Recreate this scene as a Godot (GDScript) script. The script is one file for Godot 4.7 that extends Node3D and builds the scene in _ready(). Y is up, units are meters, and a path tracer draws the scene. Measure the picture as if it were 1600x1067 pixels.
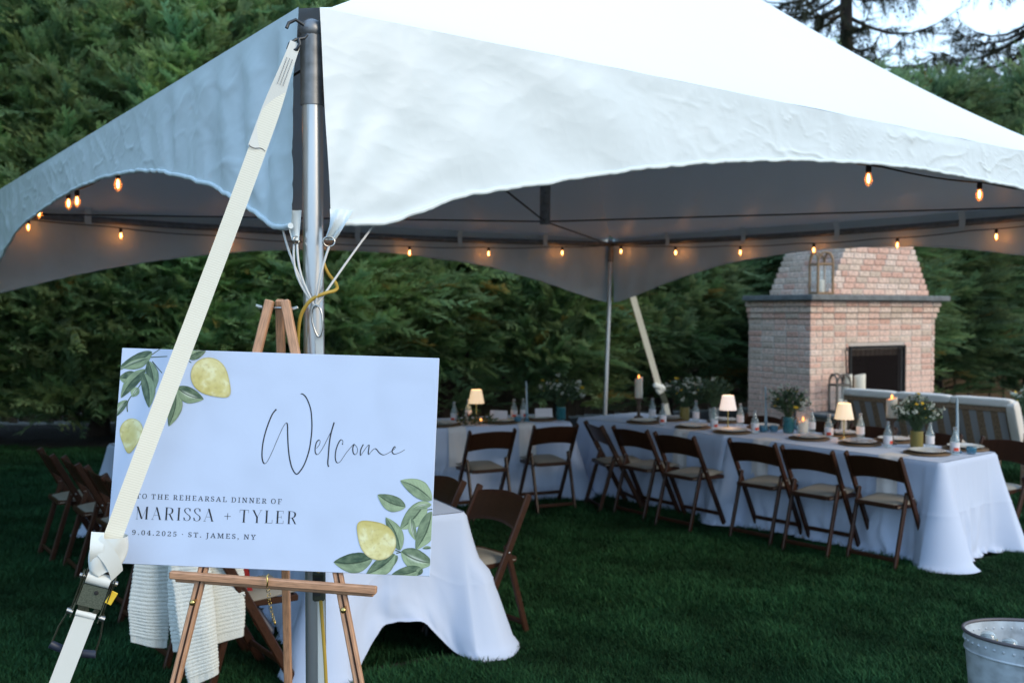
extends Node3D

var rng := RandomNumberGenerator.new()
var M := {}
var used := {}
var noise := FastNoiseLite.new()
var crease := FastNoiseLite.new()

# ---------------------------------------------------------------- mesh building
class Geo:
	var v := PackedVector3Array()
	var n := PackedVector3Array()
	var c := PackedColorArray()
	var uv := PackedVector2Array()
	var idx := PackedInt32Array()
	var col := Color(1, 1, 1)
	func vert(p: Vector3, t := Vector2.ZERO) -> int:
		v.append(p)
		n.append(Vector3.ZERO)
		c.append(col)
		uv.append(t)
		return v.size() - 1
	func tri(a: int, b: int, d: int) -> void:
		var k := (v[b] - v[a]).cross(v[d] - v[a])
		n[a] += k
		n[b] += k
		n[d] += k
		idx.append(a)
		idx.append(d)
		idx.append(b)
	func quad(a: int, b: int, d: int, e: int) -> void:
		tri(a, b, d)
		tri(a, d, e)
	func face(pts: Array) -> void:
		var first := v.size()
		for p in pts:
			vert(p)
		for i in range(1, pts.size() - 1):
			tri(first, first + i, first + i + 1)
	func box(x: Transform3D, s: Vector3, b := 0.004) -> void:
		var h := s * 0.5
		b = minf(b, minf(h.x, minf(h.y, h.z)) * 0.8)
		var q := {}
		for i in 8:
			var g := Vector3(1 if i & 1 else -1, 1 if i & 2 else -1, 1 if i & 4 else -1)
			for a in 3:
				var p := g * (h - Vector3(b, b, b))
				p[a] = g[a] * h[a]
				q[i * 3 + a] = x * p
		for a in 3:
			var o := (a + 1) % 3
			var w := (a + 2) % 3
			var bo := 1 << o
			var bw := 1 << w
			for sgn in 2:
				var base := (1 << a) * sgn
				var ring := [base, base + bo, base + bo + bw, base + bw]
				if sgn == 0:
					ring.reverse()
				face([q[ring[0] * 3 + a], q[ring[1] * 3 + a], q[ring[2] * 3 + a], q[ring[3] * 3 + a]])
			for so in 2:
				for sw in 2:
					var e0 := bo * so + bw * sw
					var e1 := e0 + (1 << a)
					var r := [q[e0 * 3 + o], q[e1 * 3 + o], q[e1 * 3 + w], q[e0 * 3 + w]]
					if (so + sw) % 2 == 1:
						r.reverse()
					face(r)
		for i in 8:
			var r := [q[i * 3], q[i * 3 + 1], q[i * 3 + 2]]
			var bits: int = (i & 1) + ((i >> 1) & 1) + ((i >> 2) & 1)
			if bits % 2 == 0:
				r.reverse()
			face(r)
	func tube(pts: Array, rad, sides := 8, cap := true, flat := 1.0) -> void:
		var m := pts.size()
		var up := Vector3(0.123, 0.987, 0.1).normalized()
		var first := v.size()
		var t0: Vector3 = (pts[1] - pts[0]).normalized()
		if absf(t0.dot(up)) > 0.9:
			up = Vector3(1, 0.05, 0.1).normalized()
		var a := up.cross(t0).normalized()
		var along := 0.0
		for i in m:
			var t: Vector3 = (pts[mini(i + 1, m - 1)] - pts[maxi(i - 1, 0)]).normalized()
			if i > 0:
				along += pts[i].distance_to(pts[i - 1])
			a = (a - t * a.dot(t)).normalized()
			var b := t.cross(a)
			var r: float = rad[i] if rad is Array else rad
			for k in sides:
				var w := TAU * k / sides
				vert(pts[i] + a * cos(w) * r + b * sin(w) * r * flat, Vector2(float(k) / sides, along))
		for i in m - 1:
			for k in sides:
				var k2 := (k + 1) % sides
				quad(first + i * sides + k, first + i * sides + k2, first + (i + 1) * sides + k2, first + (i + 1) * sides + k)
		if cap:
			for e in 2:
				var ring := []
				for k in sides:
					ring.append(v[first + (m - 1 if e else 0) * sides + k])
				if e == 0:
					ring.reverse()
				face(ring)
	func lathe(prof: Array, sides := 20, x := Transform3D.IDENTITY) -> void:
		var first := v.size()
		for p in prof:
			for k in sides:
				var w := TAU * k / sides
				vert(x * Vector3(p[0] * cos(w), p[1], p[0] * sin(w)))
		for i in prof.size() - 1:
			for k in sides:
				var k2 := (k + 1) % sides
				quad(first + i * sides + k, first + (i + 1) * sides + k, first + (i + 1) * sides + k2, first + i * sides + k2)
	func grid(nu: int, nv: int, f: Callable, wrap := false) -> void:
		var first := v.size()
		var wu := nu if wrap else nu + 1
		for j in nv + 1:
			for i in wu:
				var g := float(i) / nu
				var h := float(j) / nv
				vert(f.call(g, h), Vector2(g, h))
		for j in nv:
			for i in nu:
				var i2 := (i + 1) % wu
				quad(first + j * wu + i, first + j * wu + i2, first + (j + 1) * wu + i2, first + (j + 1) * wu + i)
	func strip(pts: Array, side, wid) -> void:   # ribbon along pts, side vector(s), width(s)
		var first := v.size()
		var along := 0.0
		for i in pts.size():
			if i > 0:
				along += pts[i].distance_to(pts[i - 1])
			var s: Vector3 = side[i] if side is Array else side
			var w: float = wid[i] if wid is Array else wid
			vert(pts[i] - s * w * 0.5, Vector2(0, along))
			vert(pts[i] + s * w * 0.5, Vector2(1, along))
		for i in pts.size() - 1:
			quad(first + i * 2, first + i * 2 + 1, first + i * 2 + 3, first + i * 2 + 2)
	func blob(center: Vector3, r: Vector3, seg := 8, rings := 6) -> void:
		var prof := []
		for i in rings + 1:
			var w := PI * i / rings
			prof.append([maxf(sin(w), 0.001), -cos(w)])
		lathe(prof, seg, Transform3D(Basis.from_scale(r), center))
	func mesh() -> ArrayMesh:
		for i in n.size():
			n[i] = n[i].normalized() if n[i].length_squared() > 0.0 else Vector3.UP
		var arr := []
		arr.resize(Mesh.ARRAY_MAX)
		arr[Mesh.ARRAY_VERTEX] = v
		arr[Mesh.ARRAY_NORMAL] = n
		arr[Mesh.ARRAY_COLOR] = c
		arr[Mesh.ARRAY_TEX_UV] = uv
		arr[Mesh.ARRAY_INDEX] = idx
		var m := ArrayMesh.new()
		m.add_surface_from_arrays(Mesh.PRIMITIVE_TRIANGLES, arr)
		return m

func P(x: float, y: float, d: float) -> Vector3:   # x right, y up, d metres ahead of the camera
	return Vector3(x, y, -d)

func at(p: Vector3, b := Basis.IDENTITY) -> Transform3D:
	return Transform3D(b, p)

func ry(a: float) -> Basis:
	return Basis(Vector3.UP, a)

# basis whose y runs along dir and whose z is as near as can be to front
func along(dir: Vector3, front: Vector3) -> Basis:
	var y := dir.normalized()
	var z := (front - y * front.dot(y)).normalized()
	return Basis(y.cross(z), y, z)

func numbered(called: String) -> String:
	if not used.has(called):
		used[called] = 0
		return called
	used[called] += 1
	return "%s_%03d" % [called, used[called]]

func tag(o: Node3D, label: String, category: String, group := "", kind := "") -> Node3D:
	if label:
		o.set_meta("label", label)
	if category:
		o.set_meta("category", category)
	if group:
		o.set_meta("group", group)
	if kind:
		o.set_meta("kind", kind)
	return o

func thing(called: String, label: String, category: String, where := Vector3.ZERO, turn := 0.0, group := "") -> Node3D:
	var o := Node3D.new()
	o.name = numbered(called)
	add_child(o)
	o.position = where
	o.rotation.y = turn
	tag(o, label, category, group)
	return o

func part(parent: Node, called: String, g, m: Material, where := Transform3D.IDENTITY) -> MeshInstance3D:
	var o := MeshInstance3D.new()
	o.name = called if parent != self else numbered(called)
	o.mesh = g.mesh() if g is Geo else g
	o.material_override = m
	o.transform = where
	parent.add_child(o, true)
	return o

func dup(o: Node3D, label: String, group := "") -> Node3D:
	var base: String = str(o.name).rstrip("0123456789").trim_suffix("_")
	var r: Node3D = o.duplicate()
	r.name = numbered(base)
	add_child(r)
	r.set_meta("label", label)
	if group:
		r.set_meta("group", group)
	return r

func lamp(where: Vector3, energy: float, color: Color, size := 0.02, parent: Node = self) -> void:
	var l := OmniLight3D.new()
	l.name = "lamp_light"
	l.light_energy = energy
	l.light_color = color
	l.light_size = size
	l.omni_range = 12.0
	l.omni_attenuation = 2.0
	l.shadow_enabled = true
	l.position = where
	parent.add_child(l, true)

func mm(parent: Node, called: String, mesh: Mesh, m: Material, xs: Array, cols := PackedColorArray()) -> MultiMeshInstance3D:
	var k := MultiMesh.new()
	k.transform_format = MultiMesh.TRANSFORM_3D
	k.use_colors = cols.size() > 0
	k.mesh = mesh
	k.instance_count = xs.size()
	for i in xs.size():
		k.set_instance_transform(i, xs[i])
		if cols.size():
			k.set_instance_color(i, cols[i])
	var o := MultiMeshInstance3D.new()
	o.name = called if parent != self else numbered(called)
	o.multimesh = k
	o.material_override = m
	parent.add_child(o, true)
	return o

# ---------------------------------------------------------------- materials
func ntex(freq: float, size := 256, octaves := 4, ramp := [], normal := 0.0, type := FastNoiseLite.TYPE_SIMPLEX_SMOOTH, sd := 3, ridged := false) -> NoiseTexture2D:
	var f := FastNoiseLite.new()
	if ridged:
		f.fractal_type = FastNoiseLite.FRACTAL_RIDGED
	f.noise_type = type
	f.frequency = freq
	f.fractal_octaves = octaves
	f.seed = sd
	if type == FastNoiseLite.TYPE_CELLULAR:
		f.cellular_return_type = FastNoiseLite.RETURN_DISTANCE2_SUB
	var t := NoiseTexture2D.new()
	t.width = size
	t.height = size
	t.seamless = true
	t.noise = f
	if normal > 0.0:
		t.as_normal_map = true
		t.bump_strength = normal
	if ramp.size():
		var g := Gradient.new()
		g.offsets = PackedFloat32Array([0.0, 0.5, 1.0])
		g.colors = PackedColorArray([ramp[0], ramp[1], ramp[2]])
		t.color_ramp = g
	return t

func mat(key: String, col: Color, rough := 0.6, o := {}) -> StandardMaterial3D:
	var m := StandardMaterial3D.new()
	m.resource_name = key
	m.albedo_color = col.linear_to_srgb()
	m.albedo_color.a = col.a
	m.roughness = rough
	m.metallic = o.get("metal", 0.0)
	m.metallic_specular = o.get("spec", 0.5)
	if o.has("tex"):
		m.albedo_texture = o.tex
	if o.has("normal"):
		m.normal_enabled = true
		m.normal_texture = o.normal
		m.normal_scale = o.get("nscale", 1.0)
	if o.has("height"):
		m.heightmap_enabled = true
		m.heightmap_texture = o.height
		m.heightmap_scale = o.get("hscale", 0.1)
	if o.has("tri"):
		m.uv1_triplanar = true
		m.uv1_scale = o.tri
		m.uv1_world_triplanar = o.get("world", false)
	elif o.has("uvs"):
		m.uv1_scale = o.uvs
	if o.has("vc"):
		m.vertex_color_use_as_albedo = true
	if o.has("emit"):
		m.emission_enabled = true
		m.emission = o.emit.linear_to_srgb()
		m.emission_energy_multiplier = o.get("glow", 1.0)
	if o.has("back"):
		m.backlight_enabled = true
		m.backlight = o.back.linear_to_srgb()
	if o.has("coat"):
		m.clearcoat_enabled = true
		m.clearcoat = o.coat
		m.clearcoat_roughness = 0.15
	if o.has("rim"):
		m.rim_enabled = true
		m.rim = o.rim
		m.rim_tint = 0.5
	if col.a < 1.0:
		m.transparency = BaseMaterial3D.TRANSPARENCY_ALPHA
	m.cull_mode = BaseMaterial3D.CULL_DISABLED
	M[key] = m
	return m

func grey(a: float) -> Color:
	return Color(a, a, a)

func materials() -> void:
	var soft := ntex(0.012, 256, 4, [grey(0.72), grey(0.9), grey(1.0)])
	var fine := ntex(0.05, 256, 4, [grey(0.62), grey(0.86), grey(1.0)], 0.0, FastNoiseLite.TYPE_SIMPLEX_SMOOTH, 9)
	var wood := ntex(0.03, 256, 5, [grey(0.74), grey(0.92), grey(1.0)], 0.0, FastNoiseLite.TYPE_SIMPLEX_SMOOTH, 23)
	var grain := ntex(0.03, 256, 5, [grey(0.5), grey(0.85), grey(1.0)], 0.0, FastNoiseLite.TYPE_SIMPLEX_SMOOTH, 21)
	var crumple := ntex(0.009, 512, 3, [], 7.0, FastNoiseLite.TYPE_SIMPLEX, 5, true)
	var weave := ntex(0.22, 128, 2, [], 3.0, FastNoiseLite.TYPE_SIMPLEX_SMOOTH, 8)
	var ripple := ntex(0.015, 256, 4, [], 6.0, FastNoiseLite.TYPE_SIMPLEX_SMOOTH, 14)
	mat("vinyl", Color(0.67, 0.765, 0.81), 0.42, {"tex": ntex(0.01, 256, 4, [grey(0.93), grey(0.98), grey(1.0)]), "tri": Vector3.ONE * 0.7, "normal": crumple, "nscale": 0.16, "back": Color(0.03, 0.03, 0.03)})
	mat("roof_vinyl", Color(0.75, 0.83, 0.90), 0.45, {"normal": ripple, "nscale": 0.12, "tri": Vector3.ONE * 0.35, "back": Color(0.020, 0.028, 0.036)})
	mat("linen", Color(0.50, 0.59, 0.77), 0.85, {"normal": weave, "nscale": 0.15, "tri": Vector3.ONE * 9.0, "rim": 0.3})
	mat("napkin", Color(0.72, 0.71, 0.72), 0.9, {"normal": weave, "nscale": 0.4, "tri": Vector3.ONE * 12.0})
	mat("alu", Color(0.62, 0.64, 0.66), 0.33, {"metal": 0.9, "tex": ntex(0.012, 128, 3, [grey(0.9), grey(0.96), grey(1.0)]), "tri": Vector3(9, 0.8, 9)})
	mat("dark_alu", Color(0.27, 0.28, 0.29), 0.45, {"metal": 0.7, "tex": soft, "tri": Vector3.ONE * 5})
	mat("steel", Color(0.5, 0.5, 0.48), 0.28, {"metal": 1.0})
	mat("dark_steel", Color(0.06, 0.065, 0.07), 0.4, {"metal": 0.8})
	mat("olive_steel", Color(0.20, 0.21, 0.15), 0.3, {"metal": 0.85, "tex": fine, "tri": Vector3.ONE * 14})
	mat("brass", Color(0.62, 0.45, 0.16), 0.25, {"metal": 1.0})
	mat("rope", Color(0.6, 0.61, 0.6), 0.9)
	var rib := Image.create(4, 32, false, Image.FORMAT_RGB8)
	for y in 32:
		for x in 4:
			rib.set_pixel(x, y, grey(0.5 + 0.5 * sin(TAU * y / 32.0)))
	var ribt := ImageTexture.create_from_image(rib)
	mat("webbing", Color(0.76, 0.76, 0.66), 0.8, {"height": ribt, "hscale": 0.03, "uvs": Vector3(1, 150, 1)})
	mat("webbing_pale", Color(0.66, 0.69, 0.66), 0.55, {"normal": weave, "nscale": 0.25, "tri": Vector3.ONE * 14, "rim": 0.3})
	mat("sign_board", Color(0.55, 0.65, 0.84), 0.5, {"tex": ntex(0.02, 128, 2, [grey(0.97), grey(0.99), grey(1.0)]), "tri": Vector3.ONE * 2})
	mat("ink", Color(0.012, 0.014, 0.022), 0.6)
	mat("print", Color(1, 1, 1), 0.5, {"vc": true})
	mat("easel_wood", Color(0.60, 0.33, 0.19), 0.45, {"tex": wood, "tri": Vector3(26, 2.2, 26)})
	mat("tray_wood", Color(0.60, 0.33, 0.19), 0.45, {"tex": wood, "tri": Vector3(2.2, 26, 26)})
	mat("fruitwood", Color(0.055, 0.021, 0.010), 0.45, {"tex": grain, "tri": Vector3(30, 3, 30), "coat": 0.1, "spec": 0.35})
	mat("fruitwood_wide", Color(0.056, 0.022, 0.0105), 0.45, {"tex": grain, "tri": Vector3(3, 30, 30), "coat": 0.1, "spec": 0.35})
	mat("seat_pad", Color(0.25, 0.235, 0.20), 0.55)
	mat("cord_yellow", Color(0.42, 0.28, 0.04), 0.5)
	mat("cord_black", Color(0.012, 0.012, 0.013), 0.6)
	mat("outlet", Color(0.035, 0.045, 0.03), 0.5)
	mat("red", Color(0.35, 0.02, 0.02), 0.6)
	mat("navy", Color(0.02, 0.028, 0.05), 0.5)
	mat("yellow_tag", Color(0.75, 0.52, 0.04), 0.5)
	mat("knit", Color(0.60, 0.63, 0.60), 0.95, {"normal": weave, "nscale": 0.8, "tri": Vector3.ONE * 7, "rim": 0.4})
	mat("glass", Color(0.75, 0.9, 0.95, 0.07), 0.03, {"spec": 0.25})
	mat("bottle_glass", Color(0.62, 0.80, 0.85, 0.22), 0.05)
	mat("blue_glass", Color(0.06, 0.22, 0.34, 0.6), 0.08)
	mat("teal_glass", Color(0.03, 0.17, 0.20, 0.7), 0.1)
	mat("amber_glass", Color(1.0, 0.62, 0.25, 0.14), 0.04)
	mat("label", Color(0.72, 0.70, 0.74), 0.6)
	mat("label_red", Color(0.65, 0.06, 0.02), 0.6)
	mat("cap_silver", Color(0.5, 0.52, 0.54), 0.35, {"metal": 0.8})
	mat("china", Color(0.74, 0.75, 0.74), 0.2)
	mat("rattan", Color(0.24, 0.155, 0.085), 0.8, {"tex": fine, "tri": Vector3.ONE * 10})
	mat("wax", Color(0.78, 0.75, 0.64), 0.55, {"back": Color(0.3, 0.26, 0.2)})
	mat("wax_blue", Color(0.36, 0.47, 0.55), 0.5)
	mat("wax_black", Color(0.02, 0.02, 0.022), 0.4)
	mat("turned_wood", Color(0.15, 0.095, 0.06), 0.7, {"tex": grain, "tri": Vector3(12, 12, 12)})
	mat("flame", Color(1, 0.5, 0.15), 0.6, {"emit": Color(1.0, 0.36, 0.08), "glow": 2.6})
	mat("filament", Color(1, 0.7, 0.3), 0.6, {"emit": Color(1.0, 0.52, 0.16), "glow": 9.0})
	mat("shade_glow", Color(0.8, 0.76, 0.68), 0.8, {"emit": Color(1.0, 0.68, 0.36), "glow": 0.55})
	mat("shade_white", Color(0.8, 0.76, 0.74), 0.8, {"emit": Color(1.0, 0.78, 0.66), "glow": 0.6})
	mat("gold_pot", Color(0.20, 0.165, 0.04), 0.45)
	mat("stem_green", Color(0.06, 0.115, 0.055), 0.7, {"vc": true, "back": Color(0.1, 0.1, 0.05)})
	mat("petal_white", Color(0.62, 0.66, 0.58), 0.8, {"back": Color(0.3, 0.3, 0.3)})
	mat("petal_yellow", Color(0.68, 0.46, 0.03), 0.7)
	mat("teak", Color(0.42, 0.29, 0.19), 0.7, {"tex": grain, "tri": Vector3(14, 3, 14)})
	mat("cushion", Color(0.66, 0.63, 0.58), 0.95, {"normal": weave, "nscale": 0.3, "tri": Vector3.ONE * 8})
	mat("cushion_grey", Color(0.36, 0.36, 0.38), 0.95)
	mat("lantern_wood", Color(0.38, 0.235, 0.12), 0.7, {"tex": grain, "tri": Vector3(20, 4, 20)})
	mat("grey_wood", Color(0.19, 0.165, 0.14), 0.8, {"tex": grain, "tri": Vector3(20, 4, 20)})
	mat("bluestone", Color(0.17, 0.185, 0.19), 0.7, {"tex": soft, "tri": Vector3.ONE * 3})
	mat("mortar", Color(0.72, 0.64, 0.57), 0.95, {"tex": fine, "tri": Vector3.ONE * 4, "normal": ripple, "nscale": 0.5})
	mat("soot", Color(0.05, 0.040, 0.036), 0.9, {"tex": fine, "tri": Vector3.ONE * 3})
	mat("sooty_brick", Color(0.16, 0.115, 0.10), 0.9, {"tex": fine, "tri": Vector3.ONE * 3})
	mat("screen", Color(0.016, 0.013, 0.013, 0.5), 0.9, {"spec": 0.05})
	mat("iron", Color(0.012, 0.012, 0.012), 0.55, {"metal": 0.5})
	mat("galvanised", Color(0.60, 0.68, 0.75), 0.5, {"tex": soft, "tri": Vector3.ONE * 4, "metal": 0.25})
	mat("tub_rim", Color(0.10, 0.09, 0.10), 0.5, {"metal": 0.3})
	mat("bark", Color(0.055, 0.042, 0.033), 0.95, {"tex": fine, "tri": Vector3(6, 1.5, 6), "normal": ripple, "nscale": 1.5})
	mat("needle", Color(1, 1, 1), 0.75, {"vc": true, "spec": 0.3, "back": Color(0.9, 0.9, 0.9)})
	mat("blade", Color(1, 1, 1), 0.8, {"vc": true, "spec": 0.25, "back": Color(0.15, 0.15, 0.15)})
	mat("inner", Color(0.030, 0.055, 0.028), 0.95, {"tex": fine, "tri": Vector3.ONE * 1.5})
	mat("soil", Color(0.014, 0.024, 0.012), 0.95, {"tex": ntex(0.02, 512, 5, [grey(0.4), grey(0.75), grey(1.0)]), "tri": Vector3.ONE * 0.4, "normal": ripple, "nscale": 1.0, "world": true})
	mat("mulch", Color(0.014, 0.011, 0.008), 0.95, {"tex": fine, "tri": Vector3.ONE * 2.0, "normal": ripple, "nscale": 1.5})
	mat("fence_wood", Color(0.17, 0.115, 0.07), 0.85, {"tex": grain, "tri": Vector3(9, 1.2, 9)})
	var brick_cols := [Color(0.80, 0.55, 0.45), Color(0.78, 0.50, 0.40), Color(0.82, 0.61, 0.50), Color(0.70, 0.43, 0.34), Color(0.78, 0.61, 0.50), Color(0.84, 0.66, 0.56), Color(0.66, 0.52, 0.42), Color(0.81, 0.57, 0.47)]
	for i in brick_cols.size():
		mat("brick%d" % i, brick_cols[i], 0.9, {"tex": ntex(0.03, 128, 4, [grey(0.74), grey(0.93), grey(1.0)], 0.0, FastNoiseLite.TYPE_SIMPLEX_SMOOTH, 40 + i % 3), "tri": Vector3.ONE * 5.0, "normal": ripple, "nscale": 0.8})

# ---------------------------------------------------------------- the scene
func _ready() -> void:
	rng.seed = 7
	crease.seed = 23
	crease.frequency = 1.0
	crease.fractal_octaves = 1
	crease.noise_type = FastNoiseLite.TYPE_SIMPLEX_SMOOTH
	noise.seed = 11
	noise.frequency = 1.0
	noise.noise_type = FastNoiseLite.TYPE_SIMPLEX_SMOOTH
	noise.fractal_octaves = 3
	var cam := Camera3D.new()
	cam.name = "camera"
	cam.position = Vector3(0, 1.8, 0)
	cam.rotation.x = deg_to_rad(-1.734)
	var lens := CameraAttributesPhysical.new()
	lens.frustum_focal_length = 33.81
	lens.exposure_aperture = 3.8
	lens.frustum_focus_distance = 2.75
	lens.frustum_near = 0.05
	lens.frustum_far = 400.0
	cam.attributes = lens
	cam.near = 0.05
	cam.far = 400.0
	cam.fov = 39.08
	add_child(cam)
	var env := Environment.new()
	env.background_mode = Environment.BG_SKY
	var sk := ProceduralSkyMaterial.new()
	sk.sky_top_color = Color(0.54, 0.86, 1.32).linear_to_srgb()
	sk.sky_horizon_color = Color(1.05, 1.34, 1.56).linear_to_srgb()
	sk.sky_curve = 0.26
	sk.ground_bottom_color = Color(0.03, 0.04, 0.04).linear_to_srgb()
	sk.ground_horizon_color = Color(0.10, 0.12, 0.12).linear_to_srgb()
	var sky := Sky.new()
	sky.sky_material = sk
	env.sky = sky
	env.background_energy_multiplier = 1.0
	env.tonemap_mode = Environment.TONE_MAPPER_LINEAR
	env.tonemap_exposure = 1.28
	env.sdfgi_enabled = true
	env.ssao_enabled = true
	env.ssil_enabled = true
	var we := WorldEnvironment.new()
	we.name = "world"
	we.environment = env
	add_child(we)
	var sun := DirectionalLight3D.new()
	sun.name = "sun"
	sun.light_energy = 0.60
	sun.light_color = Color(1.0, 0.95, 0.88)
	sun.light_angular_distance = 28.0
	sun.shadow_enabled = true
	sun.basis = Basis.looking_at(-Vector3(0.72, 0.48, 0.48).normalized(), Vector3.UP)
	add_child(sun)
	materials()
	ground()
	hedge()
	spruces()
	fence()
	fireplace()
	tent()
	tables()
	chairs()
	sofa_and_side()
	tableware()
	string_lights()
	straps()
	easel()
	welcome_sign()
	near_things()
	tub()

func ground() -> void:
	var g := Geo.new()
	g.grid(60, 60, func(u, v): return Vector3(lerpf(-60, 60, u), 0.012 * noise.get_noise_2d(u * 40, v * 40) - 0.01, lerpf(40, -120, v)))
	var o := part(self, "ground", g, M.soil)
	o.set_meta("kind", "structure")
	# clumps of blades
	var t := []
	for k in 3:
		var b := Geo.new()
		rng.seed = 50 + k
		for i in 11:
			var a := rng.randf() * TAU
			var base := Vector3(rng.randf_range(-0.022, 0.022), -0.004, rng.randf_range(-0.022, 0.022))
			var h := rng.randf_range(0.028, 0.058)
			var lean := Vector3(cos(a), 0, sin(a)) * rng.randf_range(0.2, 0.95) * h
			var w := Vector3(-sin(a), 0, cos(a)) * rng.randf_range(0.0014, 0.0024)
			var tone := rng.randf_range(0.7, 1.15)
			b.col = Color(0.019, 0.062, 0.024) * tone if rng.randf() > 0.06 else Color(0.045, 0.06, 0.025)
			var p1 := base + Vector3(0, h * 0.6, 0) + lean * 0.4
			var p2 := base + Vector3(0, h * 0.95, 0) + lean
			var q0 := b.vert(base - w)
			var q1 := b.vert(base + w)
			var q2 := b.vert(p1 + w * 0.8)
			var q3 := b.vert(p1 - w * 0.8)
			var q4 := b.vert(p2)
			b.quad(q0, q1, q2, q3)
			b.tri(q3, q2, q4)
		t.append(b.mesh())
	rng.seed = 77
	var lawn := Node3D.new()
	lawn.name = "lawn_grass"
	add_child(lawn)
	tag(lawn, "short dark green lawn grass growing under and before the tent", "grass", "", "stuff")
	for k in 3:
		var xs := []
		var cols := PackedColorArray()
		for i in 85000:
			var d := 3.6 * pow(12.6 / 3.6, rng.randf())
			var half := d * 0.62 + 0.4
			var x := rng.randf_range(-half, half)
			var patch := noise.get_noise_2d(x * 1.1, d * 1.1)
			if near_cloth(Vector2(x, d)):
				continue
			var sc := rng.randf_range(0.7, 1.3) * (1.0 + 0.55 * patch) * (1.0 if d < 8 else 1.35)
			xs.append(Transform3D(ry(rng.randf() * TAU) * Basis.from_scale(Vector3(sc * 1.25, sc, sc * 1.25)), P(x, 0.0, d)))
			var br := 1.0 + 0.55 * patch + 0.35 * noise.get_noise_2d(x * 4.0 + 9.0, d * 4.0) + rng.randf_range(-0.12, 0.12)
			cols.append(Color(br * (1.0 + 0.15 * noise.get_noise_2d(d * 3.0, x * 3.0)), br, br))
		mm(lawn, "grass_blades", t[k], M.blade, xs, cols).set_meta("kind", "stuff")
	# bed of bark mulch under the hedge
	var b2 := Geo.new()
	b2.grid(60, 8, func(u, v): return P(lerpf(-11, 12, u), 0.015 + 0.06 * sin(PI * v) * (1.0 + noise.get_noise_2d(u * 60, v * 3)), lerpf(hedge_line(lerpf(-11, 12, u)) - 1.25, hedge_line(lerpf(-11, 12, u)) + 1.9, v)))
	var bed := part(self, "mulch_bed", b2, M.mulch)
	bed.set_meta("kind", "structure")

func near_cloth(p: Vector2) -> bool:   # grass pressed down round the hems
	for r in CLOTHS:
		var nrm := Vector2(-r[1].y, r[1].x) * (1.0 if r[4] > 0 else -1.0)
		var q := Vector2((p - r[0]).dot(r[1]), (p - r[0]).dot(nrm))
		var o := Vector2(maxf(-q.x, q.x - r[2]), maxf(-q.y, q.y - r[3]))
		if maxf(o.x, o.y) > -0.03 and maxf(o.x, o.y) < 0.13 and minf(o.x, o.y) < 0.13:
			return true
		if r[4] != 5 and maxf(o.x, o.y) < 0.0:
			return true
	return false

func hedge_line(x: float) -> float:
	if x < 1.0:
		return lerpf(13.1, 14.2, (x + 9.0) / 10.0)
	return lerpf(14.2, 16.2, minf((x - 1.0) / 4.5, 1.3))

func spray_mesh(sd: int, length: float, sub: int, tone: Color, tip: Color, droop: float, fine := 5) -> ArrayMesh:
	var g := Geo.new()
	rng.seed = sd
	# a feathery plume along +y, bending towards +z
	var rib := func(t): return Vector3(0.05 * length * sin(t * 2.5), length * t, droop * length * t * t)
	for i in sub:
		var t := (i + 0.2) / sub
		for s in [-1.0, 1.0]:
			var p: Vector3 = rib.call(t)
			var l := length * (0.36 * (1.0 - t * 0.72)) * rng.randf_range(0.7, 1.25)
			var ang := rng.randf_range(0.28, 0.58)
			var dir := Vector3(s * sin(ang), cos(ang), droop * 0.8 * t + rng.randf_range(-0.28, 0.28)).normalized()
			var w := Vector3(-dir.y * s, dir.x * s, 0).normalized() * l * 0.05
			g.col = tone.lerp(tip, 0.3 * t)
			var a := g.vert(p - w)
			var b := g.vert(p + w)
			g.col = tone.lerp(tip, 0.5 + 0.5 * t)
			var c := g.vert(p + dir * l + Vector3(0, 0, droop * l * 0.3))
			g.tri(a, b, c)
			for k in fine:
				var f := 0.12 + 0.78 * k / fine
				var q := p + dir * l * f
				var l2 := l * (0.40 - 0.26 * f) * rng.randf_range(0.8, 1.2)
				for s2 in [-1.0, 1.0]:
					var d2: Vector3 = (dir + Vector3(-dir.y, dir.x, 0) * s2 * rng.randf_range(0.45, 0.8) + Vector3(0, 0, rng.randf_range(-0.35, 0.35))).normalized()
					var w2 := Vector3(-d2.y, d2.x, 0.3).normalized() * l2 * 0.15
					g.col = tone.lerp(tip, 0.25 * f)
					a = g.vert(q - w2)
					b = g.vert(q + w2)
					g.col = tone.lerp(tip, 0.55 + 0.45 * f)
					c = g.vert(q + d2 * l2)
					g.tri(a, b, c)
	g.col = tone * 0.7
	for k in 4:
		var t := k / 4.0
		var wv := Vector3(0.006 * (1.0 - t), 0, 0)
		var a := g.vert(rib.call(t) - wv)
		var b := g.vert(rib.call(t) + wv)
		var c := g.vert(rib.call(t + 0.25) + wv * 0.7)
		var d := g.vert(rib.call(t + 0.25) - wv * 0.7)
		g.quad(a, b, c, d)
	return g.mesh()

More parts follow.
